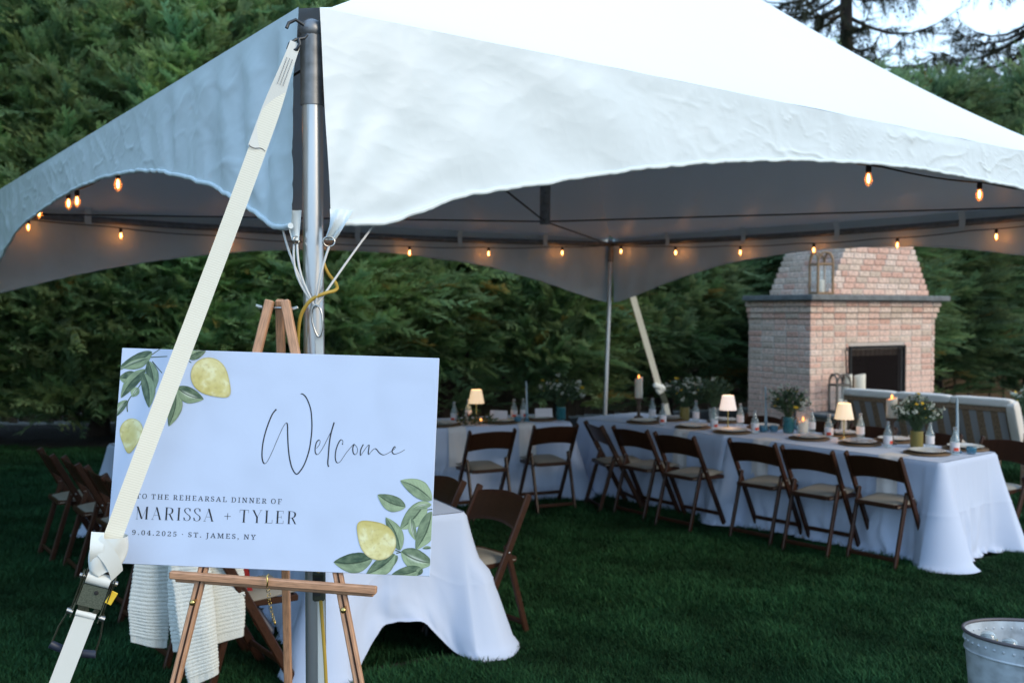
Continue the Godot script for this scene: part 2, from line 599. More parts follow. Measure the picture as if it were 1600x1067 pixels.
func hedge() -> void:
	var kinds := []
	for k in 3:
		kinds.append(spray_mesh(100 + k, 0.62, 10, Color(0.135, 0.240, 0.130), Color(0.36, 0.51, 0.25), 0.30))
	var spots := [-9.3, -7.5, -5.8, -4.2, -2.6, -1.0, 0.7, 2.3, 4.0, 5.7, 7.4, 9.1]
	var names := [
		"tall cypress at the far left edge of the hedge",
		"tall dense cypress behind the low left corner of the tent",
		"cypress with pale light gaps behind the webbing strap of the tent",
		"cypress standing behind the hanging left tent skirt and the sign",
		"tall cypress just left of the near tent pole, above the easel",
		"cypress right of the near tent pole, behind the back table lamp",
		"cypress behind the flower jar near the far tent pole",
		"cypress with a thick bare lower trunk left of the brick fireplace",
		"dark cypress growing directly behind the brick fireplace",
		"cypress right behind the chimney, its bright top above the tent roof",
		"dark cypress at the right edge behind the sofa and flowers",
		"cypress beyond the right edge of the hedge"]
	var first: Node3D
	for k in spots.size():
		var x: float = spots[k]
		var d := hedge_line(x) + rng.randf_range(-0.15, 0.15)
		rng.seed = 300 + k
		var tall := rng.randf_range(7.6, 8.6) if x < 0.5 else rng.randf_range(5.4, 5.9)
		if x > 1.0 and x < 5.0:
			tall = 5.3
		var t := thing("cypress_tree", names[k], "tree", P(x, 0, d), 0.0, "cypress trees of the hedge")
		var g := Geo.new()
		var tr := rng.randf_range(0.10, 0.15)
		g.tube([Vector3(0, -0.05, 0), Vector3(0.03, 0.25, 0), Vector3(-0.03, 1.2, 0.02), Vector3(0.02, 3.0, 0), Vector3(0, tall * 0.92, 0)], [tr * 1.5, tr * 1.1, tr, tr * 0.7, 0.015], 9)
		part(t, "trunk", g, M.bark)
		var lg := Geo.new()
		for i in 26:
			var y := rng.randf_range(0.25, 1.9) if i < 18 else rng.randf_range(1.9, tall * 0.8)
			var a := rng.randf() * TAU
			var l := rng.randf_range(0.8, 1.5)
			var o := Vector3(cos(a), 0, sin(a))
			lg.tube([Vector3(0, y, 0), o * l * 0.5 + Vector3(0, y + 0.12, 0), o * l + Vector3(rng.randf_range(-0.2, 0.2), y + 0.5, 0)], [0.028, 0.018, 0.006], 5, false)
		part(t, "limbs", lg, M.bark).set_meta("kind", "stuff")
		# the shaded twiggy middle, an uneven mass
		var rx := 1.05
		var shape := func(y: float) -> float:
			var f := clampf((y - 0.5) / (tall - 0.5), 0.0, 1.0)
			return rx * (0.55 + 0.6 * smoothstep(0.0, 0.22, f)) * pow(maxf(1.0 - f, 0.0), 0.42)
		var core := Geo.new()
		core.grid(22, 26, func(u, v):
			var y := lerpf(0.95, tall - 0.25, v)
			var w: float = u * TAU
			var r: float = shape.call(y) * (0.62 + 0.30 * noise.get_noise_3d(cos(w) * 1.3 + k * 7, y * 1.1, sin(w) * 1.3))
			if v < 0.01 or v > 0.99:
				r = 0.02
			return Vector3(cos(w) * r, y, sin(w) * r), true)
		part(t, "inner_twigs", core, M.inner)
		for kind in 3:
			var xs := []
			var cols := PackedColorArray()
			for i in 1250:
				var y := 0.35 + (tall - 0.35) * pow(rng.randf(), 0.85)
				var low := smoothstep(0.4, 1.7, y)
				if x > -2.0 and rng.randf() > 0.25 + 0.75 * low:
					continue
				var w := rng.randf() * TAU
				if sin(w) < -0.3 and rng.randf() < 0.75:
					w = -w
				var out := Vector3(cos(w), 0, sin(w))
				var clump := noise.get_noise_3d(out.x * 1.6 + k * 9, y * 1.5, out.z * 1.6)
				var r: float = shape.call(y) * rng.randf_range(0.84, 1.08) * (1.0 + 0.36 * clump)
				var lean := Vector3(0.85, 0, 0.2)
				var dir := (out * rng.randf_range(0.45, 1.0) + lean * rng.randf_range(0.3, 1.0) + Vector3(0, rng.randf_range(0.15, 0.9), 0) + Vector3(rng.randf_range(-0.4, 0.4), rng.randf_range(-0.3, 0.3), rng.randf_range(-0.4, 0.4))).normalized()
				var front := (Vector3.DOWN * 0.6 + out * 0.5 + Vector3(rng.randf_range(-0.8, 0.8), 0, rng.randf_range(-0.8, 0.8))).normalized()
				var sc := rng.randf_range(0.55, 1.25) * (1.55 if x < -1.5 else 1.15)
				xs.append(Transform3D(along(dir, front) * Basis.from_scale(Vector3.ONE * sc), out * r + Vector3(0, y, 0)))
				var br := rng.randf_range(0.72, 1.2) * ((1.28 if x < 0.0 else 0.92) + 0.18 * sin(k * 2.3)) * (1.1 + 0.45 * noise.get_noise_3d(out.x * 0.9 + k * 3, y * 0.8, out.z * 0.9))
				if rng.randf() < 0.015:
					cols.append(Color(1.8, 0.9, 0.6) * br)
				else:
					cols.append(Color(br * rng.randf_range(0.85, 1.2), br, br * rng.randf_range(0.8, 1.1)))
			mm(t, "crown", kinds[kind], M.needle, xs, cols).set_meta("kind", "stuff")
		if k == 1:
			first = t
	# the hedge goes on along the left side of the garden, outside the picture
	var side := [[-8.9, 10.6], [-8.2, 8.7], [-7.8, 6.8], [-7.5, 4.9], [-7.3, 3.0]]
	var told := ["first", "second", "third", "fourth", "fifth"]
	for i in side.size():
		var o := dup(first, told[i] + " cypress of the side hedge, counted from the left back corner", "cypress trees of the side hedge")
		o.position = P(side[i][0], 0, side[i][1])
		o.rotation.y = PI / 2 + 0.3 * i
		o.scale = Vector3(0.9, 0.8, 0.9)

func spruces() -> void:
	var kinds := []
	for k in 2:
		kinds.append(spray_mesh(140 + k, 0.75, 6, Color(0.035, 0.045, 0.03), Color(0.075, 0.088, 0.05), 0.15, 3))
	var spec := [
		[4.9, 23.0, 15.0, "old spruce with drooping branches above the right tent roof, left one", 1],
		[7.6, 22.0, 16.0, "tall spruce rising behind the middle of the right roof slope", 2],
		[12.2, 22.5, 16.0, "tall spruce with bare trunk at the upper right corner", 3],
		[-3.0, 24.0, 15.0, "far grey green spruce glimpsed above the top of the near pole", 4]]
	for s in spec:
		rng.seed = 500 + int(s[4])
		var tall: float = s[2]
		var t := thing("spruce_tree", s[3], "tree", P(s[0], 0, s[1]), 0.0, "spruces beyond the hedge")
		var g := Geo.new()
		g.tube([Vector3(0, -0.1, 0), Vector3(0.05, 4, 0), Vector3(-0.04, 9, 0.03), Vector3(0, tall, 0)], [0.24, 0.19, 0.13, 0.02], 9)
		part(t, "trunk", g, M.bark)
		var lg := Geo.new()
		var xs := []
		var cols := PackedColorArray()
		var y := 3.2
		while y < tall - 0.6:
			var reach := 3.3 * (1.0 - y / tall) + 0.7
			for b in 6:
				var a := rng.randf() * TAU
				var l := reach * rng.randf_range(0.6, 1.1)
				var o := Vector3(cos(a), 0, sin(a))
				var y0 := y + rng.randf_range(-0.25, 0.25)
				var pts := []
				for i in 6:
					var f := i / 5.0
					pts.append(o * l * f + Vector3(0, y0 - l * 0.30 * sin(f * PI * 0.75) + 0.12 * l * f * f, 0))
				lg.tube(pts, [0.05, 0.04, 0.03, 0.022, 0.014, 0.006], 5, false)
				var side := Vector3(-o.z, 0, o.x)
				var many := int(l * 15)
				for i in many:
					var f := rng.randf_range(0.15, 1.0)
					var k := mini(int(f * 5), 4)
					var p: Vector3 = pts[k].lerp(pts[k + 1], f * 5 - k)
					var dir: Vector3
					if rng.randf() < 0.55:
						dir = (Vector3.DOWN + side * rng.randf_range(-0.6, 0.6) + o * 0.25).normalized()
					else:
						dir = (o + side * rng.randf_range(-1.3, 1.3) + Vector3(0, rng.randf_range(-0.5, 0.1), 0)).normalized()
					xs.append(Transform3D(along(dir, Vector3(rng.randf_range(-1, 1), rng.randf_range(-0.3, 1), rng.randf_range(-1, 1))) * Basis.from_scale(Vector3(0.8, 1, 1) * rng.randf_range(0.5, 1.0)), p))
					var br := rng.randf_range(0.7, 1.2)
					cols.append(Color(br * 1.1, br, br))
			y += rng.randf_range(0.38, 0.6)
		part(t, "limbs", lg, M.bark).set_meta("kind", "stuff")
		mm(t, "crown", kinds[0], M.needle, xs, cols).set_meta("kind", "stuff")

func fence() -> void:
	var t := thing("wooden_fence", "brown board fence half hidden behind the hedge trunks", "fence")
	var boards := []
	for k in 3:
		var g := Geo.new()
		g.box(at(Vector3(0, 0.95, 0)), Vector3(0.148, 1.86, 0.02), 0.003)
		boards.append(g.mesh())
	rng.seed = 620
	var x := -10.0
	while x < 11.0:
		var d := hedge_line(x) + 2.3
		var nx := x + 0.149
		var dd := hedge_line(nx) + 2.3 - d
		part(t, "plank", boards[rng.randi() % 3], M.fence_wood, at(P(x, rng.randf_range(-0.015, 0.015), d + (0.022 if int(x / 0.149 + 500.5) % 2 else 0.0)), ry(-atan2(-dd, 0.149) * -1.0)))
		x = x + 0.138
	for y in [0.35, 1.55]:
		var g := Geo.new()
		var pts := []
		for i in 22:
			var xx := -10.0 + i
			pts.append(P(xx, y, hedge_line(xx) + 2.35))
		g.tube(pts, 0.035, 4)
		part(t, "rail", g, M.fence_wood)

func fireplace() -> void:
	var t := thing("brick_fireplace", "outdoor brick fireplace with stepped chimney and stone mantel", "fireplace", P(3.73, 0, 12.0), deg_to_rad(30))
	rng.seed = 71
	var ch := 0.078
	var w := 2.4
	var dp := 1.09
	var fx0 := 0.69
	var fx1 := 1.78
	var fy0 := 0.57
	var fy1 := 1.365
	var top := 25 * ch
	var core := Geo.new()
	var blk := func(x0, x1, y0, y1, z0, z1):
		core.box(at(Vector3((x0 + x1) / 2.0, (y0 + y1) / 2.0, (z0 + z1) / 2.0)), Vector3(x1 - x0, y1 - y0, z1 - z0), 0.002)
	blk.call(0.008, fx0 + 0.01, 0.0, top - 0.004, -dp, -0.009)
	blk.call(fx1 - 0.01, w - 0.008, 0.0, top - 0.004, -dp, -0.009)
	blk.call(fx0 + 0.012, fx1 - 0.012, fy1 - 0.005, top - 0.004, -dp, -0.009)
	blk.call(fx0 + 0.012, fx1 - 0.012, 0.0, fy0 + 0.005, -dp, -0.009)
	for c in 3:
		var pr := 0.02 * (c + 1) - 0.009
		var y0 := (22 + c) * ch
		blk.call(-pr, w + pr, y0 + 0.003, y0 + ch - 0.003, -0.3, pr)
		blk.call(-pr, 0.2, y0 + 0.003, y0 + ch - 0.003, -dp, -0.302)
	part(t, "mortar_core", core, M.mortar)
	var fb := Geo.new()
	fb.box(at(Vector3((fx0 + fx1) / 2, (fy0 + fy1) / 2, -0.62)), Vector3(fx1 - fx0 - 0.03, fy1 - fy0 - 0.012, 0.04))
	fb.box(at(Vector3(fx0 + 0.025, (fy0 + fy1) / 2, -0.34)), Vector3(0.024, fy1 - fy0 - 0.012, 0.5))
	fb.box(at(Vector3(fx1 - 0.025, (fy0 + fy1) / 2, -0.34)), Vector3(0.024, fy1 - fy0 - 0.012, 0.5))
	fb.box(at(Vector3((fx0 + fx1) / 2, fy1 - 0.02, -0.34)), Vector3(fx1 - fx0 - 0.08, 0.024, 0.5))
	part(t, "firebox", fb, M.soot)
	fb = Geo.new()
	for i in 11:
		fb.box(at(Vector3(fx0 + 0.09 + i * 0.0915, fy1 - 0.085, -0.10)), Vector3(0.082, 0.10, 0.05), 0.005)
	part(t, "lintel", fb, M.brick6)
	fb = Geo.new()
	for r in 9:
		for i in 5:
			fb.box(at(Vector3(fx0 + 0.13 + i * 0.205 + (0.06 if r % 2 else 0.0), fy0 + 0.06 + r * 0.078, -0.594)), Vector3(0.19, 0.066, 0.02), 0.005)
	part(t, "fire_bricks", fb, M.sooty_brick).set_meta("kind", "stuff")
	# bricks: shared meshes, one node each
	var bm := []
	for k in 4:
		var g := Geo.new()
		g.box(at(Vector3.ZERO), Vector3(0.203, 0.068, 0.1), 0.006 + 0.0015 * k)
		bm.append(g.mesh())
	var count := [0]
	var rest := Geo.new()
	var lay := func(x0: float, x1: float, y: float, face: float, side: bool, shift: float, keep: bool):
		# bricks along a wall from x0 to x1; side walls run along -z
		var p := x0 - shift
		while p < x1 - 0.02:
			var a := maxf(p, x0)
			var b := minf(p + 0.203, x1)
			if x1 - b < 0.05:
				b = x1
			p += 0.213
			if b - a < 0.03:
				continue
			if not side and y > fy0 - 0.03 and y < fy1 - 0.03 and b > fx0 and a < fx1:
				if a < fx0:
					b = fx0
				elif b > fx1:
					a = fx1
				else:
					continue
				if b - a < 0.03:
					continue
			var mid := (a + b) / 2.0
			var jit := rng.randf_range(-0.003, 0.003)
			var o := Vector3(mid, y + ch / 2, face - 0.05 + jit)
			var ba := Basis.IDENTITY
			if side:
				o = Vector3(face + 0.05 + jit, y + ch / 2, -mid)
				ba = ry(PI / 2)
			var tilt := Basis(Vector3(0, 0, 1), rng.randf_range(-0.012, 0.012))
			var x := Transform3D(ba * tilt * Basis.from_scale(Vector3((b - a) / 0.203, rng.randf_range(0.97, 1.03), 1)), o)
			if keep and count[0] < 298:
				part(t, "brick", bm[rng.randi() % 4], M["brick%d" % (rng.randi() % 8)], x)
				count[0] += 1
			else:
				rest.box(x, Vector3(0.203, 0.068, 0.1), 0.006)
	# chimney
	for c in 9:
		var y := top + 0.075 + c * ch
		var inn := 0.38 + 0.041 * c
		var odd := 0.1 if c % 2 else 0.0
		var keep: bool = c < 8
		lay.call(inn + (0.11 if c % 2 else 0.0), 2.33 - 0.041 * c, y, -0.05, false, odd, keep)
		lay.call(0.05 + (0.0 if c % 2 else 0.11), 1.09, y, inn, true, 0.106 - odd, keep)
	for c in range(24, 6, -1):
		var pr := 0.0
		if c >= 22:
			pr = 0.02 * (c - 21)
		var odd := 0.1 if c % 2 else 0.0
		var y := c * ch
		lay.call(-pr + (0.11 if c % 2 else 0.0), w + pr, y, pr, false, odd, y > 0.86)
		lay.call(-pr + (0.0 if c % 2 else 0.11), dp, y, -pr, true, 0.106 - odd, true)
	for c in range(0, 7):
		lay.call(0.0, w, c * ch, 0.0, false, 0.1 if c % 2 else 0.0, false)
		lay.call(0.11, dp, c * ch, 0.0, true, 0.0 if c % 2 else 0.1, false)
	for c in range(9, 22):   # the rest of the chimney, under the tent roof's line of sight
		var y := top + 0.075 + c * ch
		var inn := minf(0.38 + 0.041 * c, 0.85)
		lay.call(inn, 2.71 - inn, y, -0.05, false, 0.1 if c % 2 else 0.0, false)
		lay.call(0.16, 1.09, y, inn, true, 0.1 if c % 2 else 0.0, false)
	part(t, "brick_courses", rest, M.brick0).set_meta("kind", "stuff")
	var cc := Geo.new()
	for c in 22:
		var inn := minf(0.38 + 0.041 * c, 0.85) + 0.012
		cc.box(at(Vector3(1.355, top + 0.075 + (c + 0.5) * ch, -0.575)), Vector3(2.71 - 2 * inn, ch - 0.002, 1.026), 0.001)
	part(t, "chimney_core", cc, M.mortar)
	var mg := Geo.new()
	mg.box(at(Vector3(1.195, top + 0.036, -0.46)), Vector3(2.67, 0.07, 1.22), 0.01)
	part(t, "mantel", mg, M.bluestone)
	var hb := Geo.new()
	hb.box(at(Vector3(1.2, 0.25, 0.252)), Vector3(2.4, 0.5, 0.49), 0.01)
	part(t, "hearth_base", hb, M.mortar)
	var hg := Geo.new()
	hg.box(at(Vector3(1.2, 0.527, 0.257)), Vector3(2.56, 0.05, 0.55), 0.01)
	part(t, "hearth_slab", hg, M.bluestone)
	var fr := Geo.new()
	for s in [fx0 + 0.02, fx1 - 0.02]:
		fr.box(at(Vector3(s, (fy0 + fy1) / 2, 0.012)), Vector3(0.04, fy1 - fy0, 0.03))
	fr.box(at(Vector3((fx0 + fx1) / 2, fy1 - 0.015, 0.012)), Vector3(fx1 - fx0 - 0.082, 0.03, 0.03))
	part(t, "screen_frame", fr, M.iron)
	var sg := Geo.new()
	sg.box(at(Vector3((fx0 + fx1) / 2, (fy0 + fy1) / 2 - 0.02, -0.012)), Vector3(fx1 - fx0 - 0.1, fy1 - fy0 - 0.06, 0.004), 0.001)
	part(t, "fire_screen", sg, M.screen)
	# things on and by the fireplace
	var k := t.transform
	lantern("wooden arched lantern with white candle standing on the stone mantel", k * Vector3(0.20, top + 0.072, -0.02), 0.55, M.lantern_wood)
	lantern("weathered grey wire and wood lantern on the stone hearth", k * Vector3(0.26, 0.553, 0.24), 0.50, M.grey_wood)
	pillar(k * Vector3(0.43, 0.553, 0.22), 0.46, 0.05, "tall white pillar candle beside the grey hearth lantern", 0.0)
	pillar(k * Vector3(0.62, 0.553, 0.24), 0.32, 0.07, "white pillar candle on slim stand left of the sofa end", 0.14)
	var pk := Geo.new()
	pk.tube([Vector3(0, 0, 0), Vector3(0.0, 0.75, -0.06)], 0.008, 6)
	pk.tube([Vector3(0, 0.75, -0.06), Vector3(0.02, 0.79, -0.06), Vector3(0.04, 0.75, -0.06)], 0.008, 6)
	tag(part(self, "fire_poker", pk, M.iron, at(k * Vector3(0.60, 0.556, 0.09), ry(deg_to_rad(30)))), "thin black iron poker leaning beside the firebox opening", "fire poker")

func lantern(label: String, where: Vector3, h: float, wood: Material) -> void:
	var t := thing("candle_lantern", label, "lantern", where, deg_to_rad(12), "lanterns at the fireplace")
	var w := h * 0.42
	var s := w / 2 - 0.014
	var hh := h * 0.66
	var g := Geo.new()
	g.box(at(Vector3(0, 0.015, 0)), Vector3(w, 0.03, w))
	part(t, "base", g, wood)
	for ix in [-1, 1]:
		for iz in [-1, 1]:
			g = Geo.new()
			g.box(at(Vector3(ix * s, 0.03 + hh / 2, iz * s)), Vector3(0.026, hh, 0.026))
			part(t, "post", g, wood)
	for k in 4:
		var b := ry(k * PI / 2)
		g = Geo.new()
		g.box(at(b * Vector3(0, 0.03 + hh - 0.012, s), b), Vector3(w - 0.056, 0.024, 0.022))
		part(t, "rail", g, wood)
		g = Geo.new()
		var pts := []
		for i in 13:
			var a := PI * i / 12.0
			pts.append(b * Vector3(-cos(a) * s, 0.03 + hh + sin(a) * (h - hh - 0.05), s))
		g.tube(pts, 0.013, 6)
		part(t, "arch", g, wood)
		g = Geo.new()
		g.box(at(b * Vector3(0, 0.03 + hh * 0.47, s), b), Vector3(w - 0.058, hh * 0.9, 0.003), 0.0005)
		part(t, "pane", g, M.glass)
	g = Geo.new()
	g.lathe([[0.001, 0.031], [0.04, 0.031], [0.04, hh * 0.5], [0.034, hh * 0.5 + 0.006], [0.001, hh * 0.5]], 14)
	part(t, "candle", g, M.wax)

func pillar(where: Vector3, h: float, r: float, label: String, foot: float, lit := false, kind := "candle") -> void:
	var t := thing("pillar_candle", label, kind, where, 0.0, "pillar candles")
	var g := Geo.new()
	if foot > 0.0:
		var prof := [[0.001, 0.0], [r * 1.15, 0.0], [r * 1.1, 0.012], [r * 0.45, 0.025], [r * 0.36, foot * 0.35], [r * 0.7, foot * 0.5], [r * 0.5, foot * 0.58], [r * 0.38, foot * 0.8], [r * 1.05, foot * 0.95], [r * 1.12, foot], [0.001, foot]]
		g.lathe(prof, 16)
		part(t, "holder", g, M.turned_wood)
	g = Geo.new()
	g.grid(18, 8, func(u, v):
		var w: float = u * TAU
		var hh := h + 0.014 * cos(w)
		var rr := r
		var yy := hh * clampf((v - 0.125) / 0.5, 0.0, 1.0)
		if v < 0.1:
			rr = 0.001
			yy = 0.0
		elif v > 0.7:
			rr = r * lerpf(0.9, 0.02, (v - 0.7) / 0.3)
			yy = hh - 0.022 * (v - 0.7) / 0.3
		return Vector3(cos(w) * rr, foot + yy, sin(w) * rr), true)
	part(t, "wax", g, M.wax)
	if lit:
		g = Geo.new()
		g.blob(Vector3(0, foot + h + 0.012, 0), Vector3(0.009, 0.02, 0.009))
		part(t, "flame", g, M.flame)
		lamp(Vector3(0, foot + h + 0.012, 0), 0.004, Color(1, 0.55, 0.25), 0.01, t)

# ---------------------------------------------------------------- the tent
const EAVE := 2.66
var cN := Vector3(-0.588, EAVE, -2.851)
var cL := Vector3(-4.349, EAVE, -7.915)
var cF := Vector3(1.191, EAVE, -11.578)
var cR := Vector3(5.148, EAVE, -7.096)
var mid := Vector3(0.30, EAVE, -7.30)

func pick(tab: Array, s: float) -> float:
	for i in tab.size() - 1:
		if s <= tab[i + 1][0]:
			var f := clampf((s - tab[i][0]) / (tab[i + 1][0] - tab[i][0]), 0.0, 1.0)
			var d0: float = (tab[i + 1][1] - tab[maxi(i - 1, 0)][1]) / (tab[i + 1][0] - tab[maxi(i - 1, 0)][0]) if i > 0 else (tab[1][1] - tab[0][1]) / (tab[1][0] - tab[0][0])
			var j := mini(i + 2, tab.size() - 1)
			var d1: float = (tab[j][1] - tab[i][1]) / (tab[j][0] - tab[i][0])
			var h: float = tab[i + 1][0] - tab[i][0]
			var f2 := f * f
			var f3 := f2 * f
			return tab[i][1] * (2 * f3 - 3 * f2 + 1) + d0 * h * (f3 - 2 * f2 + f) + tab[i + 1][1] * (-2 * f3 + 3 * f2) + d1 * h * (f3 - f2)
	return tab[-1][1]

func skirt(t: Node3D, a: Vector3, b: Vector3, tab: Array, s0: float, s1: float, nu: int, nv: int, style: int) -> void:
	var len := a.distance_to(b)
	var out := (b - a).cross(Vector3.UP).normalized()
	if out.dot(mid - a) > 0:
		out = -out
	var f := func(u: float, v: float) -> Vector3:
		var s := lerpf(s0 + (0.0028 * v * (1.0 if style == 1 else 0.0)), s1, u)
		var x := s * len
		var drop := pick(tab, s) + 0.006 * noise.get_noise_2d(x * 9.0, 3.0)
		var y := EAVE + 0.022 - (drop + 0.022) * v
		var hang := smoothstep(0.0, 0.25, v)
		var warp := 0.30 * noise.get_noise_2d(x * 1.1 + 30.0, y * 1.1)
		var q := 1.0 - absf(crease.get_noise_3d(x * 1.3 + warp, y * 1.9 + warp, style * 5.0))
		var q2 := 1.0 - absf(crease.get_noise_3d(x * 3.0 + warp * 3.0, y * 3.6 + warp * 2.0, style * 5.0 + 2.0))
		var q3 := 1.0 - absf(crease.get_noise_3d(x * 6.0 - y * 3.0, y * 6.5 + warp * 5.0, style * 5.0 + 4.0))
		var calm: float = smoothstep(0.7, 2.4, x) if style == 1 else 1.0
		var o := 0.050 + hang * (0.0045 * pow(q, 9.0) * (0.15 + 0.85 * calm) + calm * (0.0042 * pow(q2, 12.0) + 0.0026 * pow(q3, 12.0)) + 0.006 * noise.get_noise_2d(x * 0.8, y * 0.8))
		var far_end := minf(s, 1.0 - s) * len
		if style == 1:   # taut folds fanning out of the lower corner tie
			var dy := y - (EAVE - 0.62)
			var r := sqrt(x * x + dy * dy)
			var an := atan2(dy, x + 0.001)
			o += hang * 0.003 * sin(an * 15.0 + noise.get_noise_2d(x * 2, y * 2) * 2.0) * exp(-r / 1.1) * minf(r * 3.0, 1.0)
			o += hang * 0.006 * sin((y * 0.8 + x * 0.55) * 15.0) * exp(-pow((x - 0.85) / 0.7, 2))
		else:
			o += hang * 0.022 * sin(x * 25.0 + 2.0 * noise.get_noise_2d(x * 2, y)) * exp(-far_end / 0.75) * smoothstep(0.0, 0.2, far_end) * (1.0 - 0.7 * smoothstep(0.75, 1.0, v))
			o += hang * 0.005 * sin((x * 1.2 - y * 0.6) * 16.0) * exp(-far_end / 1.4)
		o += 0.03 * v * exp(-far_end / 0.3)
		var p := a.lerp(b, s)
		p.y = y
		return p + out * o
	var g := Geo.new()
	g.grid(nu, nv, f)
	part(t, "skirt", g, M.vinyl)
	var hem := Geo.new()
	var pts := []
	for i in nu + 1:
		pts.append(f.call(float(i) / nu, 1.0))
	hem.tube(pts, 0.009, 7)
	part(t, "hem", hem, M.vinyl)

func tent() -> void:
	var t := thing("frame_tent", "large white peaked frame tent with scalloped hanging skirts", "tent")
	var prN := [[0.0, 0.60], [0.03, 0.585], [0.067, 0.49], [0.103, 0.438], [0.165, 0.348], [0.236, 0.268], [0.292, 0.222], [0.354, 0.189], [0.425, 0.166], [0.507, 0.168], [0.602, 0.186], [0.7, 0.24], [0.8, 0.33], [0.9, 0.47], [1.0, 0.68]]
	var prL := [[0.0, 0.61], [0.02, 0.60], [0.039, 0.563], [0.079, 0.477], [0.128, 0.394], [0.206, 0.298], [0.279, 0.245], [0.365, 0.219], [0.474, 0.22], [0.612, 0.264], [0.702, 0.316], [0.865, 0.557], [1.0, 0.74]]
	var prF := [[0.0, 0.73], [0.07, 0.598], [0.156, 0.455], [0.25, 0.345], [0.357, 0.262], [0.472, 0.233], [0.564, 0.238], [0.646, 0.28], [0.733, 0.339], [0.844, 0.487], [0.965, 0.69], [1.0, 0.73]]
	skirt(t, cN, cR, prN, 0.0002, 0.998, 440, 42, 1)
	skirt(t, cN, cL, prL, -0.003, 0.998, 400, 42, 2)
	skirt(t, cL, cF, prF, 0.002, 1.006, 90, 12, 3)
	skirt(t, cR, cF, prF, 0.002, 1.006, 90, 12, 4)
	# roof: four sagging slopes
	var pk := 5.15
	var cs := [cN, cR, cF, cL]
	var pw := [1.10, 1.40, 1.3, 1.3]
	for k in 4:
		var a: Vector3 = cs[k]
		var b: Vector3 = cs[(k + 1) % 4]
		var pa: float = pw[k]
		var pb: float = pw[(k + 1) % 4]
		var out := (b - a).cross(Vector3.UP).normalized()
		if out.dot(mid - a) > 0:
			out = -out
		var g := Geo.new()
		g.grid(48, 30, func(s, v):
			var q: Vector3 = a.lerp(b, s).lerp(mid, v)
			var p: float = lerpf(pa, pb, s) + 0.10 * sin(PI * s)
			q.y = EAVE + 0.022 + (pk - EAVE) * pow(v, p) + 0.004 * noise.get_noise_2d(s * 30, v * 9) * sin(PI * s)
			if v < 0.005:
				q += out * 0.050
			return q)
		part(t, "roof_slope", g, M.roof_vinyl)
	# frame
	var pairs := [[cN, cR], [cR, cF], [cF, cL], [cL, cN]]
	for e in pairs:
		var g := Geo.new()
		var pts := []
		for i in 9:
			var f := i / 8.0
			pts.append(e[0].lerp(e[1], f) + Vector3(0, -0.04 - 0.045 * sin(PI * f), 0))
		g.tube(pts, 0.029, 12)
		part(t, "eave_pipe", g, M.dark_alu)
	for e in [[cR, cF], [cL, cF]]:
		var inw: Vector3 = (mid - (e[0] + e[1]) * 0.5).normalized()
		for f in [0.12, 0.3, 0.5, 0.68, 0.85]:
			var c: Vector3 = e[0].lerp(e[1], f) + Vector3(0, -0.04 - 0.045 * sin(PI * f), 0)
			var dirv: Vector3 = (e[1] - e[0]).normalized()
			var g := Geo.new()
			g.strip([c + Vector3(0, 0.10, 0) + inw * 0.06, c + Vector3(0, 0.03, 0) + inw * 0.033, c + Vector3(0, -0.02, 0) + inw * 0.034, c + Vector3(0, -0.075, 0) + inw * 0.02 + dirv * 0.03], dirv, 0.055)
			part(t, "roof_tie", g, M.vinyl)
	var lean := [Vector3(0.0, 0, 0.0), Vector3(0, 0, 0), Vector3(-0.09, 0, 0.02), Vector3(0, 0, 0)]
	for k in 4:
		var c: Vector3 = cs[k]
		var foot: Vector3 = Vector3(c.x, 0, c.z) + lean[k]
		var g := Geo.new()
		g.tube([foot, c - Vector3(0, 0.06, 0)], 0.0305 if k == 0 else 0.028, 24)
		part(t, "leg", g, M.alu)
		g = Geo.new()
		g.tube([c.lerp(foot, 0.095), c - Vector3(0, 0.03, 0)], 0.0345, 24)
		g.tube([c - Vector3(0, 0.06, 0), c + (mid - c).normalized() * 0.10 - Vector3(0, 0.0, 0)], 0.03, 14)
		g.blob(c - Vector3(0, 0.035, 0), Vector3(0.04, 0.035, 0.04), 12, 8)
		part(t, "corner_fitting", g, M.dark_alu)
		g = Geo.new()
		g.box(at(foot + Vector3(0, 0.008, 0)), Vector3(0.16, 0.012, 0.16))
		part(t, "base_plate", g, M.dark_alu)
	var pb := Vector3(0.25, 2.47, -7.34)
	var mg := Geo.new()
	mg.tube([pb, Vector3(0.28, 5.12, -7.31)], 0.040, 14)
	part(t, "centre_mast", mg, M.dark_alu)
	for c in cs:
		var g := Geo.new()
		g.tube([pb + Vector3(0, 0.02, 0), c - Vector3(0, 0.05, 0)], 0.0065, 6)
		part(t, "mast_cable", g, M.cord_black)
	# corner lacing at the near leg
	var ring := func(p: Vector3, b: Basis, rx: float, rr: float):
		var g := Geo.new()
		var pts := []
		for i in 15:
			var w := TAU * i / 14.0
			pts.append(p + b * Vector3(cos(w) * rx, sin(w) * rx * 0.85, 0))
		g.tube(pts, rr, 6, false)
		part(t, "lacing_ring", g, M.steel)
	ring.call(P(-0.532, 2.005, 2.80), ry(0.3), 0.017, 0.0028)
	ring.call(P(-0.632, 2.01, 2.82), ry(1.2), 0.014, 0.0028)
	var tab := Geo.new()
	tab.grid(6, 10, func(u, v): return P(-0.532 + (u - 0.5) * lerpf(0.062, 0.030, v) + 0.034 * (1 - v) + 0.008 * sin(v * 3), lerpf(2.10, 2.01, v), 2.800 + 0.03 * (1 - v) * u - 0.010 * sin(v * 4) + 0.010 * sin(u * 9 + v * 4)))
	part(t, "corner_tab", tab, M.vinyl)
	var tab2 := Geo.new()
